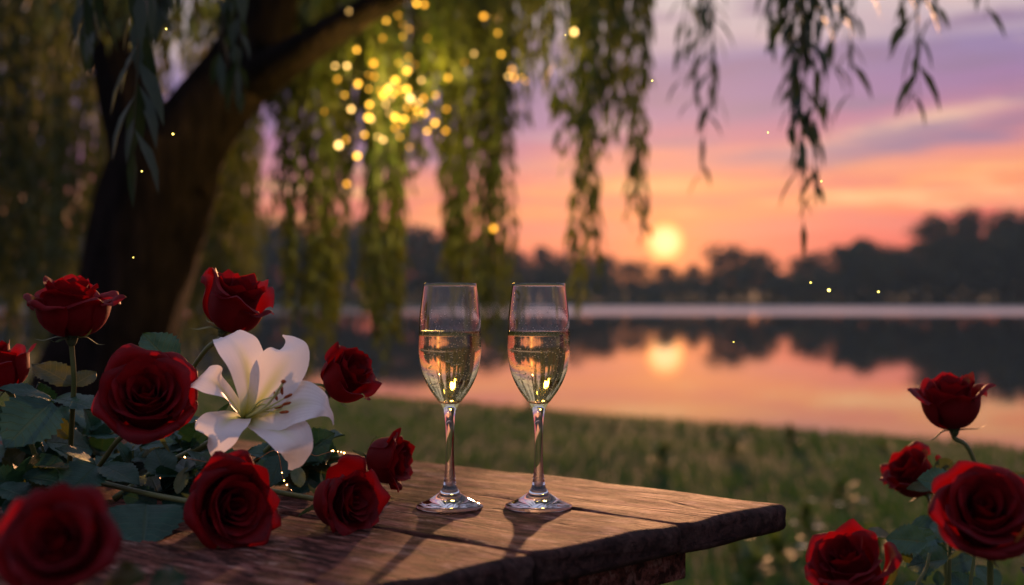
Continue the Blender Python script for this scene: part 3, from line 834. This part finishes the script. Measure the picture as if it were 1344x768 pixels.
def rose(px, py, D, Rm, axis, stem, label, seed, openn=.6, n=26, Hk=1.62, guards=6, roll=0., leaves=(), sep=True, group='red roses', flare=1., srad=.0024):
    """cut rose: bloom + outer petals + calyx (> sepals) + stem; (px,py,D) is the middle of the flower head"""
    r = np.random.RandomState(seed)
    axis = nrm(axis); Rm = Rm*.87
    ctr = P(px, py, D); base = ctr-axis*Rm*Hk*.52
    Rt, O = ax_mat(base, axis, roll)
    stem = [base]+[P(*s) if len(s) == 3 and abs(s[0]) > 3 else np.asarray(s, float) for s in stem]
    root = thing('rose', stem[-1], label, 'rose', group)
    tr = lambda V: (V*Rm)@Rt.T+O
    H = Hk; bl = MB(); rims = []
    for i in range(n):
        t_ = i/(n-1)
        phi = i*2.39996+r.uniform(-.25, .25)
        rt = (.07+.74*t_**.85)*(1+.06*r.uniform(-1, 1))
        w_ = 1.75-.75*t_+r.uniform(-.1, .1)
        zt_ = H*(.80+.16*min(1, t_/.35)-.10*max(0, t_-.4)/.6)+r.uniform(-.03, .03)
        te = 84-(150*openn)*t_**1.5+r.uniform(-12, 12)
        hb = H*(.30+.22*t_)
        lean = 10*(1-t_)
        te_guard = te
        isg = i >= n-guards
        if isg:
            rt = .80+.07*(i-(n-guards))/max(1, guards)+r.uniform(-.02, .04)
            te_guard = 40-150*openn*flare+r.uniform(-35, 30); zt_ = H*(.88+r.uniform(-.09, .06))
            w_ = .92
        V, Fc = petal_grid(t_, phi, w_, rt, H, hb, zt_, te_guard, lean, r, point=.03+.11*t_, wave=.035 if not isg else .06, nv=15 if t_ > .3 else 12, nu=13)
        # every petal leans and grows a little differently
        sc_ = 1+r.uniform(-.05, .07)*(.4+t_); tl_ = r.normal()*(.03+.07*t_)+(.05 if isg else 0)
        c_, s_ = math.cos(phi), math.sin(phi)
        q = V*np.array([1, 1, sc_]); rad = q[:, 0]*c_+q[:, 1]*s_; tan = -q[:, 0]*s_+q[:, 1]*c_
        r2 = rad+tl_*q[:, 2]*.8; z2 = q[:, 2]-tl_*np.maximum(rad, 0)*.8; tan = tan+q[:, 2]*r.normal()*.04*t_
        V = np.stack([r2*c_-tan*s_, r2*s_+tan*c_, z2], -1)
        rim = RIM.pop()
        if isg: RIM.append(rim); setrim(mesh('petal', tr(V), Fc, M_rose, root))
        else: bl.add(tr(V), Fc); rims.append(rim)
    bo = bl.build('bloom', M_rose, root); RIM.extend(rims); setrim(bo)
    # calyx and sepals
    cal = mesh('calyx', *(lambda vf: (tr(vf[0]), vf[1]))(tube([(0, 0, -.30), (0, 0, -.22), (0, 0, -.10), (0, 0, .02), (0, 0, .08)], [.075, .13, .17, .22, .20], 10, 10)), M_sepal, root)
    for k in range(5 if sep else 3):
        a = k*2*math.pi/5+r.uniform(-.25, .25); Ls = r.uniform(.75, 1.05); dn_ = r.uniform(-.5, .35)
        pth = spline([(math.cos(a)*.14, math.sin(a)*.14, -.04), (math.cos(a)*.40, math.sin(a)*.40, -.02+dn_*.1), (math.cos(a)*(.40+Ls*.35), math.sin(a)*(.40+Ls*.35), dn_*.55-.05), (math.cos(a)*(.45+Ls*.55), math.sin(a)*(.45+Ls*.55), dn_*.9+.05)], 9)
        sd = np.array([-math.sin(a), math.cos(a), 0]); V = []
        for i, p in enumerate(pth):
            s = i/8; ww = .10*(1-s)**.8+.005
            V += [p-sd*ww+np.array([0, 0, -.03*(1-s)]), p, p+sd*ww+np.array([0, 0, -.03*(1-s)])]
        mesh('sepal', tr(np.array(V)), grid_faces(9, 3), M_sepal, cal)
    mesh('stem', *tube([base-axis*Rm*.05, base-axis*Rm*.35]+stem[1:], [srad*1.25, srad, srad, srad*1.1], 8, 26), M_stem, root)
    for k, lf in enumerate(leaves):
        leaf_at(root, seed=seed*7+k, **lf)
    return root
def lf(b, tp, Db, Dt, wr=.62, m=None, tilt=(0, 0, 1), face=.6, pet=None, droop=.12):
    return dict(b=b, tp=tp, Db=Db, Dt=Dt, wr=wr, m=m, tilt=tilt, face=face, pet=pet, droop=droop)

rose(93, 402, 1.02, .0375, (.04, -.16, 1), [(97, 500, 1.03), (94, 560, 1.05), (90, 640, 1.10)], 'tall upright red rose before the willow trunk, outer petals spreading flat', 3, .55, 26, 1.55, 6, flare=1.15,
     leaves=[lf((95, 506), (40, 474), 1.06, 1.08, .55, M_leaf2, face=.5), lf((96, 506), (128, 486), 1.07, 1.1, .6, M_leaf2), lf((74, 523), (132, 536), 1.04, 1.0, .48, face=.3), lf((94, 575), (60, 545), 1.06, 1.05, .6, M_leaf2)])
rose(308, 396, 1.10, .0360, (.40, -.20, .9), [(268, 462, 1.11), (240, 510, 1.13), (190, 640, 1.16)], 'red half-open rose leaning right above the white lily', 8, .30, 24, 1.75, 5, flare=.8)
rose(192, 524, .97, .0435, (.20, -.84, .55), [(158, 575, 1.02), (133, 608, 1.05), (100, 650, 1.06)], 'large open red rose left of the lily, facing out', 21, .60, 30, 1.5, 7, flare=1.2,
     leaves=[lf((228, 482), (186, 436), 1.03, 1.05, .80, face=.85, droop=.05), lf((135, 612), (183, 634), 1.01, .98, .6, face=.35), lf((127, 611), (84, 652), 1.01, .97, .95, face=.45), lf((124, 609), (74, 585), 1.03, 1.0, .5, face=.4)])
rose(455, 493, 1.10, .0300, (.62, -.35, .52), [(418, 520, 1.12), (380, 560, 1.13), (300, 640, 1.12)], 'small half-open red rose right of the lily, beside the left glass', 33, .30, 22, 1.7, 5, flare=.7,
     leaves=[lf((398, 598), (438, 568), 1.12, 1.1, .85, face=.75), lf((372, 598), (352, 640), 1.1, 1.08, .8)])
rose(301, 663, .905, .0385, (.58, -.76, .14), [(235, 656, .96), (180, 645, 1.0), (100, 625, 1.05)], 'open red rose lying in front of the bouquet on the table', 41, .55, 28, 1.6, 6, flare=.9,
     leaves=[lf((192, 661), (187, 722), .96, .90, .98, face=.8, droop=.05), lf((232, 648), (246, 610), .98, 1.0, .4, M_sepal)])
rose(452, 655, .965, .0330, (.74, -.62, .12), [(375, 648, 1.01), (330, 640, 1.03), (250, 628, 1.08)], 'open red rose on its side between the bouquet and the left glass', 55, .50, 26, 1.65, 6, flare=.9,
     leaves=[lf((395, 640), (386, 606), 1.0, 1.02, .45, M_sepal)])
rose(511, 603, 1.12, .0300, (.95, -.20, .02), [(455, 601, 1.14), (420, 604, 1.15), (340, 610, 1.18)], 'red rose lying sideways farthest back on the table, facing the left glass', 62, .40, 24, 1.6, 5, flare=.8)
rose(76, 720, .64, .0330, (.10, -.82, .58), [(50, 782, .70), (20, 776, .74)], 'blurred red rose closest to the camera at the bottom left corner', 71, .6, 28, 1.5, 7, flare=1.0,
     leaves=[lf((120, 800), (185, 752), .66, .62, .6, M_leaf2), lf((190, 810), (240, 752), .66, .63, .7)])
rose(2, 480, 1.05, .0270, (-.28, -.15, 1), [(20, 530, 1.06), (40, 580, 1.08), (60, 640, 1.1)], 'narrow red rose bud cut off by the left picture edge', 84, .25, 20, 1.8, 5, flare=.7,
     leaves=[lf((68, 528), (4, 588), 1.01, .97, .95, face=.55), lf((68, 526), (-6, 505), 1.03, 1.0, .55, face=.3), lf((76, 600), (36, 644), 1.03, 1.0, .85), lf((-4, 640), (46, 656), .99, .97, .7, face=.3)])
# roses growing at the right, beside the table
RG = 'red roses growing beside the table'
def gpt(px, D): q = P(px, 500, D); q[2] = 0; return q
rose(1250, 527, 1.22, .0375, (-.12, -.15, 1), [(1272, 590, 1.22), (1290, 650, 1.23), (1300, 760, 1.24), gpt(1310, 1.25)], 'tall red rose against the water, highest of the right clump', 91, .35, 24, 1.7, 5, group=RG, flare=.9)
rose(1196, 622, 1.30, .0350, (-.62, -.25, .75), [(1222, 665, 1.30), (1240, 720, 1.28), gpt(1270, 1.3)], 'smaller red rose leaning left in the right clump', 97, .40, 22, 1.6, 5, group=RG, flare=.8, leaves=[lf((1225, 640), (1190, 640), 1.26, 1.24, .4, M_leaf2)])
rose(1292, 674, .84, .0410, (-.20, -.76, .64), [(1300, 730, .90), (1300, 850, .93), gpt(1310, .95)], 'wide open red rose facing out at the right edge', 103, .62, 30, 1.45, 7, group=RG, flare=1.1)
rose(1116, 742, .92, .0340, (-.45, -.45, .75), [(1140, 800, .93), (1150, 900, .95), gpt(1170, .97)], 'red rose cut off by the bottom edge, right of the table corner', 110, .40, 24, 1.65, 6, group=RG, flare=.8, leaves=[lf((1168, 770), (1180, 700), .95, .96, .22, M_leaf2)])

# leafy stems
def sprig(name, label, pts, lvs, seed, group=None, cat='sprig', m=None, srad=.0017):
    pts = [np.asarray(q, float) if not isinstance(q, tuple) else P(*q) for q in pts]
    root = thing(name, pts[0], label, cat, group)
    mesh('stem', *tube(pts, [srad, srad*.6], 7, 20), M_stem, root)
    r = np.random.RandomState(seed)
    for k, l in enumerate(lvs): leaf_at(root, seed=seed*13+k, **l)
    return root
r = random.Random(12)
SG = 'leafy rose stems in the bouquet'
spr = [('dark leafy stem under the upright rose at the left', (70, 660), (40, 545), 1.13, 7, 60), ('leafy stem behind the large open rose', (160, 655), (175, 585), 1.12, 8, 70),
       ('leafy stem in shade below the lily', (260, 650), (270, 590), 1.10, 9, 85), ('leafy stem tucked behind the front rose, below the lily tip', (380, 640), (390, 585), 1.15, 8, 60),
       ('leafy stem far back at the left, below the leftmost bud', (20, 650), (20, 560), 1.2, 9, 55), ('leafy stem far back under the large open rose', (130, 640), (120, 560), 1.22, 9, 55), ('leafy stem far back behind the lily stem', (250, 630), (225, 560), 1.22, 9, 55), ('low dark leafy stem at the left edge of the table', (10, 690), (30, 620), 1.0, 7, 55), ('leafy stem between the large open rose and the front rose', (215, 665), (215, 620), 1.03, 7, 55)]
for i, (lab, a, b_, d, n_, sprd) in enumerate(spr):
    n_ = int(n_*2.1)
    lv = []
    for k in range(n_):
        q = k/(n_-1); bx = a[0]+(b_[0]-a[0])*q+r.uniform(-12, 12); by = a[1]+(b_[1]-a[1])*q
        an = r.uniform(-2.9, -.25) if k % 3 else r.uniform(-.2, .6)*(1 if k % 2 else 1)
        l_ = r.uniform(38, 62)
        lv.append(lf((bx, by), (bx+math.cos(an)*l_*1.1, by+math.sin(an)*l_*.75), d+r.uniform(-.03, .03), d+r.uniform(-.05, .05), r.uniform(.55, .85), M_leaf if r.random() < .84 else M_leaf2, face=r.uniform(.25, .8), tilt=(r.uniform(-.4, .4), 0, 1)))
    sprig('rose_foliage', lab, [(a[0], a[1], d), ((a[0]+b_[0])/2+5, (a[1]+b_[1])/2, d), (b_[0], b_[1], d)], lv, 300+i, SG)
# bush the right roses grow from
RB = gpt(1290, 1.05)
bush = thing('rose_bush', RB, 'dark leafy rose bush under the right clump of roses', 'bush')
for k in range(5):
    x = r.uniform(1200, 1350); D_ = r.uniform(.9, 1.25)
    mesh('stem', *tube([RB+np.array([r.uniform(-.03, .03), r.uniform(-.03, .03), 0]), P(x, 900, D_), P(x+r.uniform(-20, 20), r.uniform(640, 740), D_)], [.003, .0022, .0012], 7, 18), M_stem, bush)
for k in range(64):
    x = r.uniform(1165, 1375); D_ = r.uniform(.88, 1.3)
    lo_ = 690 if x < 1240 else 600
    yv = r.uniform(lo_, 800)
    an = r.uniform(0, 6.28); l_ = r.uniform(36, 62)
    leaf_at(bush, seed=900+k, **lf((x, yv), (x+math.cos(an)*l_, yv+math.sin(an)*l_*.6), D_, D_+r.uniform(-.03, .03), r.uniform(.55, .8), M_leaf if r.random() < .75 else M_leaf2, face=r.uniform(.2, .8), tilt=(r.uniform(-.5, .5), 0, 1)))

# ------------------------------------------------------------------ lily
lily = thing('lily', P(150, 655, 1.06), 'open white lily with rust anthers among the red roses', 'lily')
LD = .985
def tepal(pts, widths, nh, seed, cup=.20, ruff=.0015, roll=0):
    """lily petal along a centre line of (px,py,D); widths in photo pixels; nh = the way its inner side looks"""
    r = np.random.RandomState(seed)
    n, m_ = 34, 15
    path = spline([P(*q) for q in pts], n)
    T = np.gradient(path, axis=0); T /= np.linalg.norm(T, axis=1)[:, None]
    wv = np.interp(np.linspace(0, 1, n), np.linspace(0, 1, len(widths)), widths)
    wv = np.convolve(np.pad(wv, 2, 'edge'), np.ones(5)/5, 'valid')*LD/F*.5
    nh0 = np.asarray(nh[0], float); nh1 = np.asarray(nh[1], float)
    V = []; UV = []
    ph = r.uniform(0, 6.28, 4)
    for i in range(n):
        s = i/(n-1); h = nrm(nh0*(1-s)+nh1*s)
        N = nrm(h-T[i]*np.dot(h, T[i])); S = np.cross(T[i], N)
        for j in range(m_):
            q = (j/(m_-1)-.5)*2
            ed = ruff*abs(q)**2*(math.sin(15*s+ph[0]+(2 if q > 0 else 0))+.5*math.sin(31*s+ph[1]+q))*math.sin(math.pi*s)
            mid = -.0012*math.exp(-(q/.12)**2)*(1-s)
            cu = (cup*(1-s)**1.2-.06*s)*wv[i]*q*q*1.4
            V.append(path[i]+S*q*wv[i]+N*(cu+ed+mid)); UV.append((j/(m_-1), s))
    Fc = grid_faces(n, m_)
    o = mesh('petal', V, Fc, M_lily, lily)
    ul = o.data.uv_layers.new(name='UVMap')
    for lp in o.data.loops: ul.data[lp.index].uv = UV[lp.vertex_index]
    return o
T0 = (322, 549, 1.005)
# inner sides look along the flower's axis: right, up a little and towards the camera
A0 = (.55, -.75, .35)
tepal([T0, (328, 515, .985), (323, 478, .972), (311, 453, .974), (298, 442, .986), (289, 446, 1.000), (286, 455, 1.008)], [16, 38, 56, 58, 40, 18, 3], (A0, (.3, -.8, .6)), 1)
tepal([T0, (345, 520, .975), (367, 487, .962), (384, 462, .966), (381, 447, .982), (371, 440, .997)], [14, 44, 66, 62, 34, 12, 1], ((.2, -.9, .3), (-.1, -.85, .3)), 2)
tepal([T0, (302, 524, .985), (284, 503, .970), (267, 495, .972), (254, 501, .985), (249, 513, 1.002)], [14, 32, 46, 46, 32, 4], ((.2, -.7, .7), (-.3, -.5, .8)), 3)
tepal([T0, (304, 549, .975), (290, 561, .952), (280, 578, .944), (274, 592, .952)], [16, 46, 68, 66, 44, 16], ((.1, -.75, .65), (-.25, -.85, .45)), 4)
tepal([T0, (350, 560, .966), (373, 567, .942), (389, 583, .936), (389, 603, .944), (381, 617, .958)], [14, 40, 56, 56, 44, 24, 4], ((.2, -.65, .75), (.4, -.85, .3)), 5)
tepal([T0, (358, 541, .970), (394, 530, .953), (420, 532, .950), (434, 544, .957), (438, 558, .966)], [14, 46, 70, 64, 40, 18, 5, 1], ((.1, -.9, .5), (.2, -.8, .6)), 6)
ends = [((370, 512), (-.3, .9)), ((378, 520), (.7, .5)), ((376, 530), (.9, .3)), ((373, 541), (1, -.05)), ((362, 520), (-.5, .9)), ((366, 534), (.9, .2))]
for k, ((ex, ey), an) in enumerate(ends):
    D1 = .935+.006*k
    a0, a2 = P(*T0), P(ex, ey, D1)
    mid = (a0+a2)/2+np.array([0, -.004, -.003+.002*k])
    fl = mesh('filament', *tube([a0, mid, a2], [.0010, .0008, .0005], 6, 14), M_fil, lily)
    dv = nrm(np.array([an[0]*.8+.25, -.2, an[1]*.5+.15]))
    mesh('anther', *tube([a2-dv*.0042, a2-dv*.0022, a2+dv*.0022, a2+dv*.0042], [.0005, .0013, .0013, .0005], 7, 10), M_anther, fl)
pst = mesh('pistil', *tube([P(*T0), P(350, 532, .95), P(371, 504, .925)], [.0015, .0011, .0011], 8, 16), M_fil, lily)
mesh('stigma', *ball(P(372, 501, .924), .0022, 8, 6, (1, 1, .8)), M_anther, pst)
mesh('stem', *tube([P(318, 553, 1.008), P(296, 572, 1.03), P(262, 588, 1.045), P(215, 612, 1.06), P(150, 655, 1.06)], [.0062, .0042, .0036, .0034, .0034], 9, 26), M_stem, lily)
leaf_at(lily, seed=5, **lf((250, 590), (300, 528), 1.03, 1.02, .22, M_leaf, face=.7))
leaf_at(lily, seed=6, **lf((245, 592), (310, 618), 1.03, .99, .20, M_leaf, face=.4))

# ------------------------------------------------------------------ champagne glasses
def lathe(prof, c, seg=64):
    a = np.linspace(0, 2*math.pi, seg, endpoint=False)
    V = np.array([[(c[0]+r_*math.cos(x), c[1]+r_*math.sin(x), c[2]+z_) for x in a] for r_, z_ in prof]).reshape(-1, 3)
    return V, grid_faces(len(prof), seg, True)
def pchip(z, r_, n):
    q = spline(np.stack([r_, z, 0*np.asarray(z)], 1), n); return [(max(a, 1e-5), b_) for a, b_, _ in q]
def glass_mat(name, col, ior, rough=0.):
    m, n, b = mat(name)
    b.inputs['Base Color'].default_value = (*col, 1); b.inputs['Transmission Weight'].default_value = 1
    b.inputs['IOR'].default_value = ior; b.inputs['Roughness'].default_value = rough
    return m
M_glass = glass_mat('clear_glass', (1, 1, 1), 1.48)
M_champ = glass_mat('champagne', (.98, .85, .45), 1.34)
M_bub = simple('bubble', (.96, .93, .85), .28, .5, Metallic=1.0)
M_foam = simple('froth', (.80, .72, .58), .6, .4)
mm = .0007
def flute(px, py, seed, lab):
    Dg = .193*F/(py-HY); c = P(px, py, Dg); c[2] = TH+.0012
    root = thing('champagne_flute', c, lab, 'champagne glass', 'champagne flutes')
    s = Dg/F
    def zz(row): return (670-row)*s
    out = [(.0004, .0008), (.020, .0004), (44*s, .0003), (44.5*s, .0011), (43.5*s, .0021), (36*s, .0042), (25*s, .0078), (14*s, .0130), (9.2*s, .0185)]
    stem = [(7.4*s, zz(634)), (5.8*s, zz(612)), (5.4*s, zz(588)), (5.8*s, zz(565)), (7.6*s, zz(548)), (11*s, zz(537))]
    bowl = [(17*s, zz(529)), (25*s, zz(518)), (32.5*s, zz(504)), (38*s, zz(488)), (41*s, zz(466)), (40.8*s, zz(448)), (40*s, zz(422)), (37.3*s, zz(398)), (34.6*s, zz(377))]
    op = pchip([z for _, z in stem+bowl], [r_ for r_, _ in stem+bowl], 70)
    wl = .0010
    inn = [(34.6*s-wl*.5, zz(377)+.0004)]
    ib = [(34.6*s-wl, zz(377)), (37.3*s-wl, zz(398)), (40*s-wl, zz(422)), (40.8*s-wl, zz(448)), (41*s-wl, zz(466)), (38*s-wl, zz(488)), (32.5*s-wl*1.1, zz(504)), (25*s-wl*1.3, zz(517)), (15*s-wl, zz(526.5)), (6*s, zz(530.5)), (.0002, zz(531.5))]
    ip = pchip([z for _, z in ib], [r_ for r_, _ in ib], 60)
    mesh('glass', *lathe(out+op+inn+ip, c), M_glass, root)
    # wine: reaches into the wall so that glass and wine meet without a gap of air
    zs = zz(440)
    wi = [(r_+wl*.45, z_-.0003) for r_, z_ in ip if z_ < zs-.0008][::-1]
    rl = np.interp(zs, [z for _, z in ip][::-1], [r_ for r_, _ in ip][::-1])
    prof = [(1e-5, wi[0][1]-.0004)]+wi[1:]+[(rl+wl*.45, zs+.0006), (rl-.0006, zs+.0004), (rl-.002, zs), (rl*.5, zs-.0001), (1e-5, zs-.0001)]
    wine = mesh('champagne', *lathe(prof, c), M_champ, root)
    r = np.random.RandomState(seed); bb = MB()
    zlo = zz(526)
    for k in range(380):
        z = zlo+(zs-zlo-.001)*r.rand()**.8; rm = np.interp(z, [q for _, q in ip][::-1], [q for q, _ in ip][::-1])-.0009
        q = rm*(r.rand()**.30); a = r.uniform(0, 6.28)
        bb.add(*ball(c+np.array([q*math.cos(a), q*math.sin(a), z]), r.uniform(.00020, .00055), 6, 4))
    o = bb.build('bubbles', M_bub, wine); o['kind'] = 'stuff'
    fo = MB()
    for k in range(260):
        a = r.uniform(0, 6.28); q = rl-.0010-abs(r.normal())*.0011
        fo.add(*ball(c+np.array([q*math.cos(a), q*math.sin(a), zs+.0002]), r.uniform(.00022, .00050), 6, 4))
    o = fo.build('froth', M_foam, wine); o['kind'] = 'stuff'
    dr = MB()
    for k in range(48):
        z = zs+.002+.020*r.rand()**1.6; rm = np.interp(z, [q for _, q in ip][::-1], [q for q, _ in ip][::-1])
        a = r.uniform(math.pi+.3, 2*math.pi-.3)
        dr.add(*ball(c+np.array([(rm-.0001)*math.cos(a), (rm-.0001)*math.sin(a), z]), r.uniform(.00020, .00055), 6, 4))
    o = dr.build('droplets', M_bub, root); o['kind'] = 'stuff'
flute(590.5, 667, 1, 'champagne flute nearer the roses, left one of the pair')
flute(707, 667, 2, 'champagne flute nearer the table corner, right one of the pair')

# ------------------------------------------------------------------ tiny lights in the bouquet
def micro(label, pts, seed):
    c0 = P(*pts[0])
    root = thing('fairy_lights', c0, label, 'string lights', 'tiny wire lights in the bouquet')
    q = spline([P(*a) for a in pts], 40)
    mesh('wire', *tube(q, .00035, 5), M_wire, root)
    r = np.random.RandomState(seed)
    for k in sorted(r.choice(np.arange(2, 39), 8, False)):
        mesh('bulb', *ball((0, 0, 0), r.uniform(.0004, .0009), 8, 6), M_tiny, root, local=True, loc=q[k]+np.array([0, 0, .0008])-offset(root))
micro('tiny warm wire lights beside the rose lying farthest back', [(398, 586, 1.06), (412, 598, 1.05), (424, 596, 1.06), (436, 593, 1.07), (452, 596, 1.08), (462, 604, 1.1)], 1)
micro('tiny warm wire lights in the leaves below the lily', [(236, 600, 1.0), (258, 604, .99), (285, 608, .98), (330, 606, .985), (362, 592, 1.0), (372, 630, 1.0), (384, 646, 1.0)], 2)

# ------------------------------------------------------------------ fireflies
ff = [(218, 38, 1.5, 'small firefly beside the near willow twig at the top left'), (227, 176, 1.9, 'bright firefly before the willow fork'), (186, 225, 1.4, 'firefly at the tip of the near willow twig'),
      (175, 338, .9, 'faint firefly before the trunk above the upright rose'), (742, 46, .8, 'faint firefly beside the willow strands above the right glass'), (856, 106, 1.2, 'pale firefly high in the mauve sky left of the hanging twigs'),
      (1008, 174, 1.1, 'pale firefly beside the dark hanging twigs'), (1078, 238, 1.2, 'firefly at the tip of the longest hanging twig'), (1064, 371, 1.5, 'smaller firefly left of the big one over the far shore'),
      (1088, 381, 2.9, 'biggest and brightest firefly over the far shore'), (1153, 383, 1.8, 'firefly right of the big one over the far shore'), (963, 449, .9, 'faint firefly low over the dark water')]
for i, (x, y_, s, lab) in enumerate(ff):
    c = P(x, y_, 1.16); root = thing('firefly', c, lab, 'firefly', 'fireflies')
    q = s*.00055
    mesh('lantern', *ball(c, q, 10, 8, (1, 1.3, 1)), M_glow, root)
    mesh('body', *ball(c+np.array([0, q*1.9, q*.5]), q*.8, 8, 6, (.6, 1.6, .6)), M_body, root)
    for sgn in (-1, 1):
        wv = np.array([[0, 1.5, .9], [sgn*.5, 1.0, 1.1], [sgn*1.0, .2, 1.5], [sgn*.5, .3, 1.4]])*q
        mesh('wing', wv+c, [(0, 1, 2, 3)], M_body, root)

# ------------------------------------------------------------------ wild plants on the bank
def weed_proto():
    r = np.random.RandomState(5); mb = MB()
    for k in range(26):
        a = r.uniform(0, 6.28); L = r.uniform(.05, .13); el = r.uniform(.3, 1.3)
        b0 = np.array([math.cos(a)*.015, math.sin(a)*.015, r.uniform(0, .09)])
        d = np.array([math.cos(a)*math.cos(el), math.sin(a)*math.cos(el), math.sin(el)])
        mb.add(*leaf_mesh(b0, b0+d*L, np.array([0, 0, 1.])+.3*d, r.uniform(.3, .5), k, .25, .2, False, 8, 5))
    root = thing('leafy_weed', (0, 0, 0), 'x', 'plant', 'leafy weeds on the bank')
    mb.build('leaves', M_weed, root, local=True)
    st = MB(); st.add(*tube([(0, 0, -.02), (0, 0, .06), (.005, 0, .11)], .002, 5, 6)); st.build('stem', M_stem, root, local=True)
    return root
def flower_proto():
    root = thing('white_wildflower', (0, 0, 0), 'x', 'wildflower', 'white wildflowers on the bank')
    mesh('stem', *tube([(0, 0, -.02), (.006, 0, .10), (0, .01, .19)], [.0018, .001], 5, 10), M_stem, root, local=True)
    hd = MB()
    for k in range(11):
        a = k*2*math.pi/11; b0 = np.array([math.cos(a)*.005, .01+math.sin(a)*.005, .19]); d = np.array([math.cos(a), math.sin(a), .25])
        hd.add(*leaf_mesh(b0, b0+nrm(d)*.024, np.array([0, 0, 1.]), .42, k, .1, .1, False, 6, 3))
    hd.build('petals', M_white, root, local=True)
    mesh('flower_centre', *ball((0, .01, .192), .006, 8, 6, (1, 1, .6)), M_yellow, root, local=True)
    lv = MB()
    for k in range(6):
        a = k*2.4; b0 = np.array([0, 0, .02+.015*k]); d = np.array([math.cos(a), math.sin(a), .6])
        lv.add(*leaf_mesh(b0, b0+nrm(d)*.06, np.array([0, 0, 1.]), .35, k, .2, .2, False, 7, 3))
    lv.build('leaves', M_weed, root, local=True)
    return root
def place(proto, spots, labels):
    for i, ((px_, py_, s), lab) in enumerate(zip(spots, labels)):
        o = proto if i == 0 else dup(proto)
        D_ = CAMZ*F/(py_-HY); x = (px_-CX)/F*D_
        for _ in range(3):
            zg = float(land_z(np.array(x), np.array(D_))); D_ = (CAMZ-zg)*F/(py_-HY); x = (px_-CX)/F*D_
        o.location = (x, D_, float(land_z(np.array(x), np.array(D_)))); s *= .68; o.scale = (s, s, s); o.rotation_euler = (0, 0, i*1.9)
        o['label'] = lab
ws = [(1040, 588, 1.3), (1160, 598, .9), (935, 574, .8), (805, 566, .7), (560, 546, .8), (1100, 665, 1.2), (960, 600, 1.5), (870, 615, 1.3), (1020, 745, 1.3), (965, 735, 1.2), (1060, 700, 1.1), (1150, 730, 1.2), (985, 768, 1.2), (700, 540, 1.3), (1230, 640, 1.2)]
wl_ = ['largest dark leafy weed at the water edge, below the far dark tree clump', 'leafy weed at the water edge beside the tall rose', 'leafy weed at the water edge right of the sun glitter', 'small leafy weed at the water edge right of the right glass', 'leafy weed at the water edge behind the left glass',
       'leafy weed in the lawn left of the leaning rose', 'leafy weed in mid lawn behind the table corner', 'leafy weed in mid lawn behind the table edge', 'leafy weed just right of the table cleat', 'leafy weed under the table corner', 'leafy weed right of the table corner, near the white flowers', 'leafy weed behind the lowest right rose',
       'leafy weed nearest the bottom edge, by the table leg', 'small leafy weed at the water edge between the glasses', 'leafy weed in the lawn behind the right clump']
place(weed_proto(), ws, wl_)
fs = [(1075, 740, 1.0), (1042, 728, .9), (1100, 700, .9), (1010, 722, .8), (1068, 690, .8), (1132, 690, .8), (1052, 770, 1.0), (1180, 770, 1.0), (1090, 630, .9)]
fl_ = ['white wildflower closest left of the lowest right rose', 'white wildflower right of the table corner, below the wood edge', 'white wildflower above the lowest right rose', 'white wildflower nearest the table end', 'white wildflower level with the table corner', 'white wildflower left of the wide open right rose',
       'white wildflower lowest in the patch beside the table', 'white wildflower between the two lowest right roses', 'single white wildflower farther back in the lawn']
place(flower_proto(), fs, fl_)
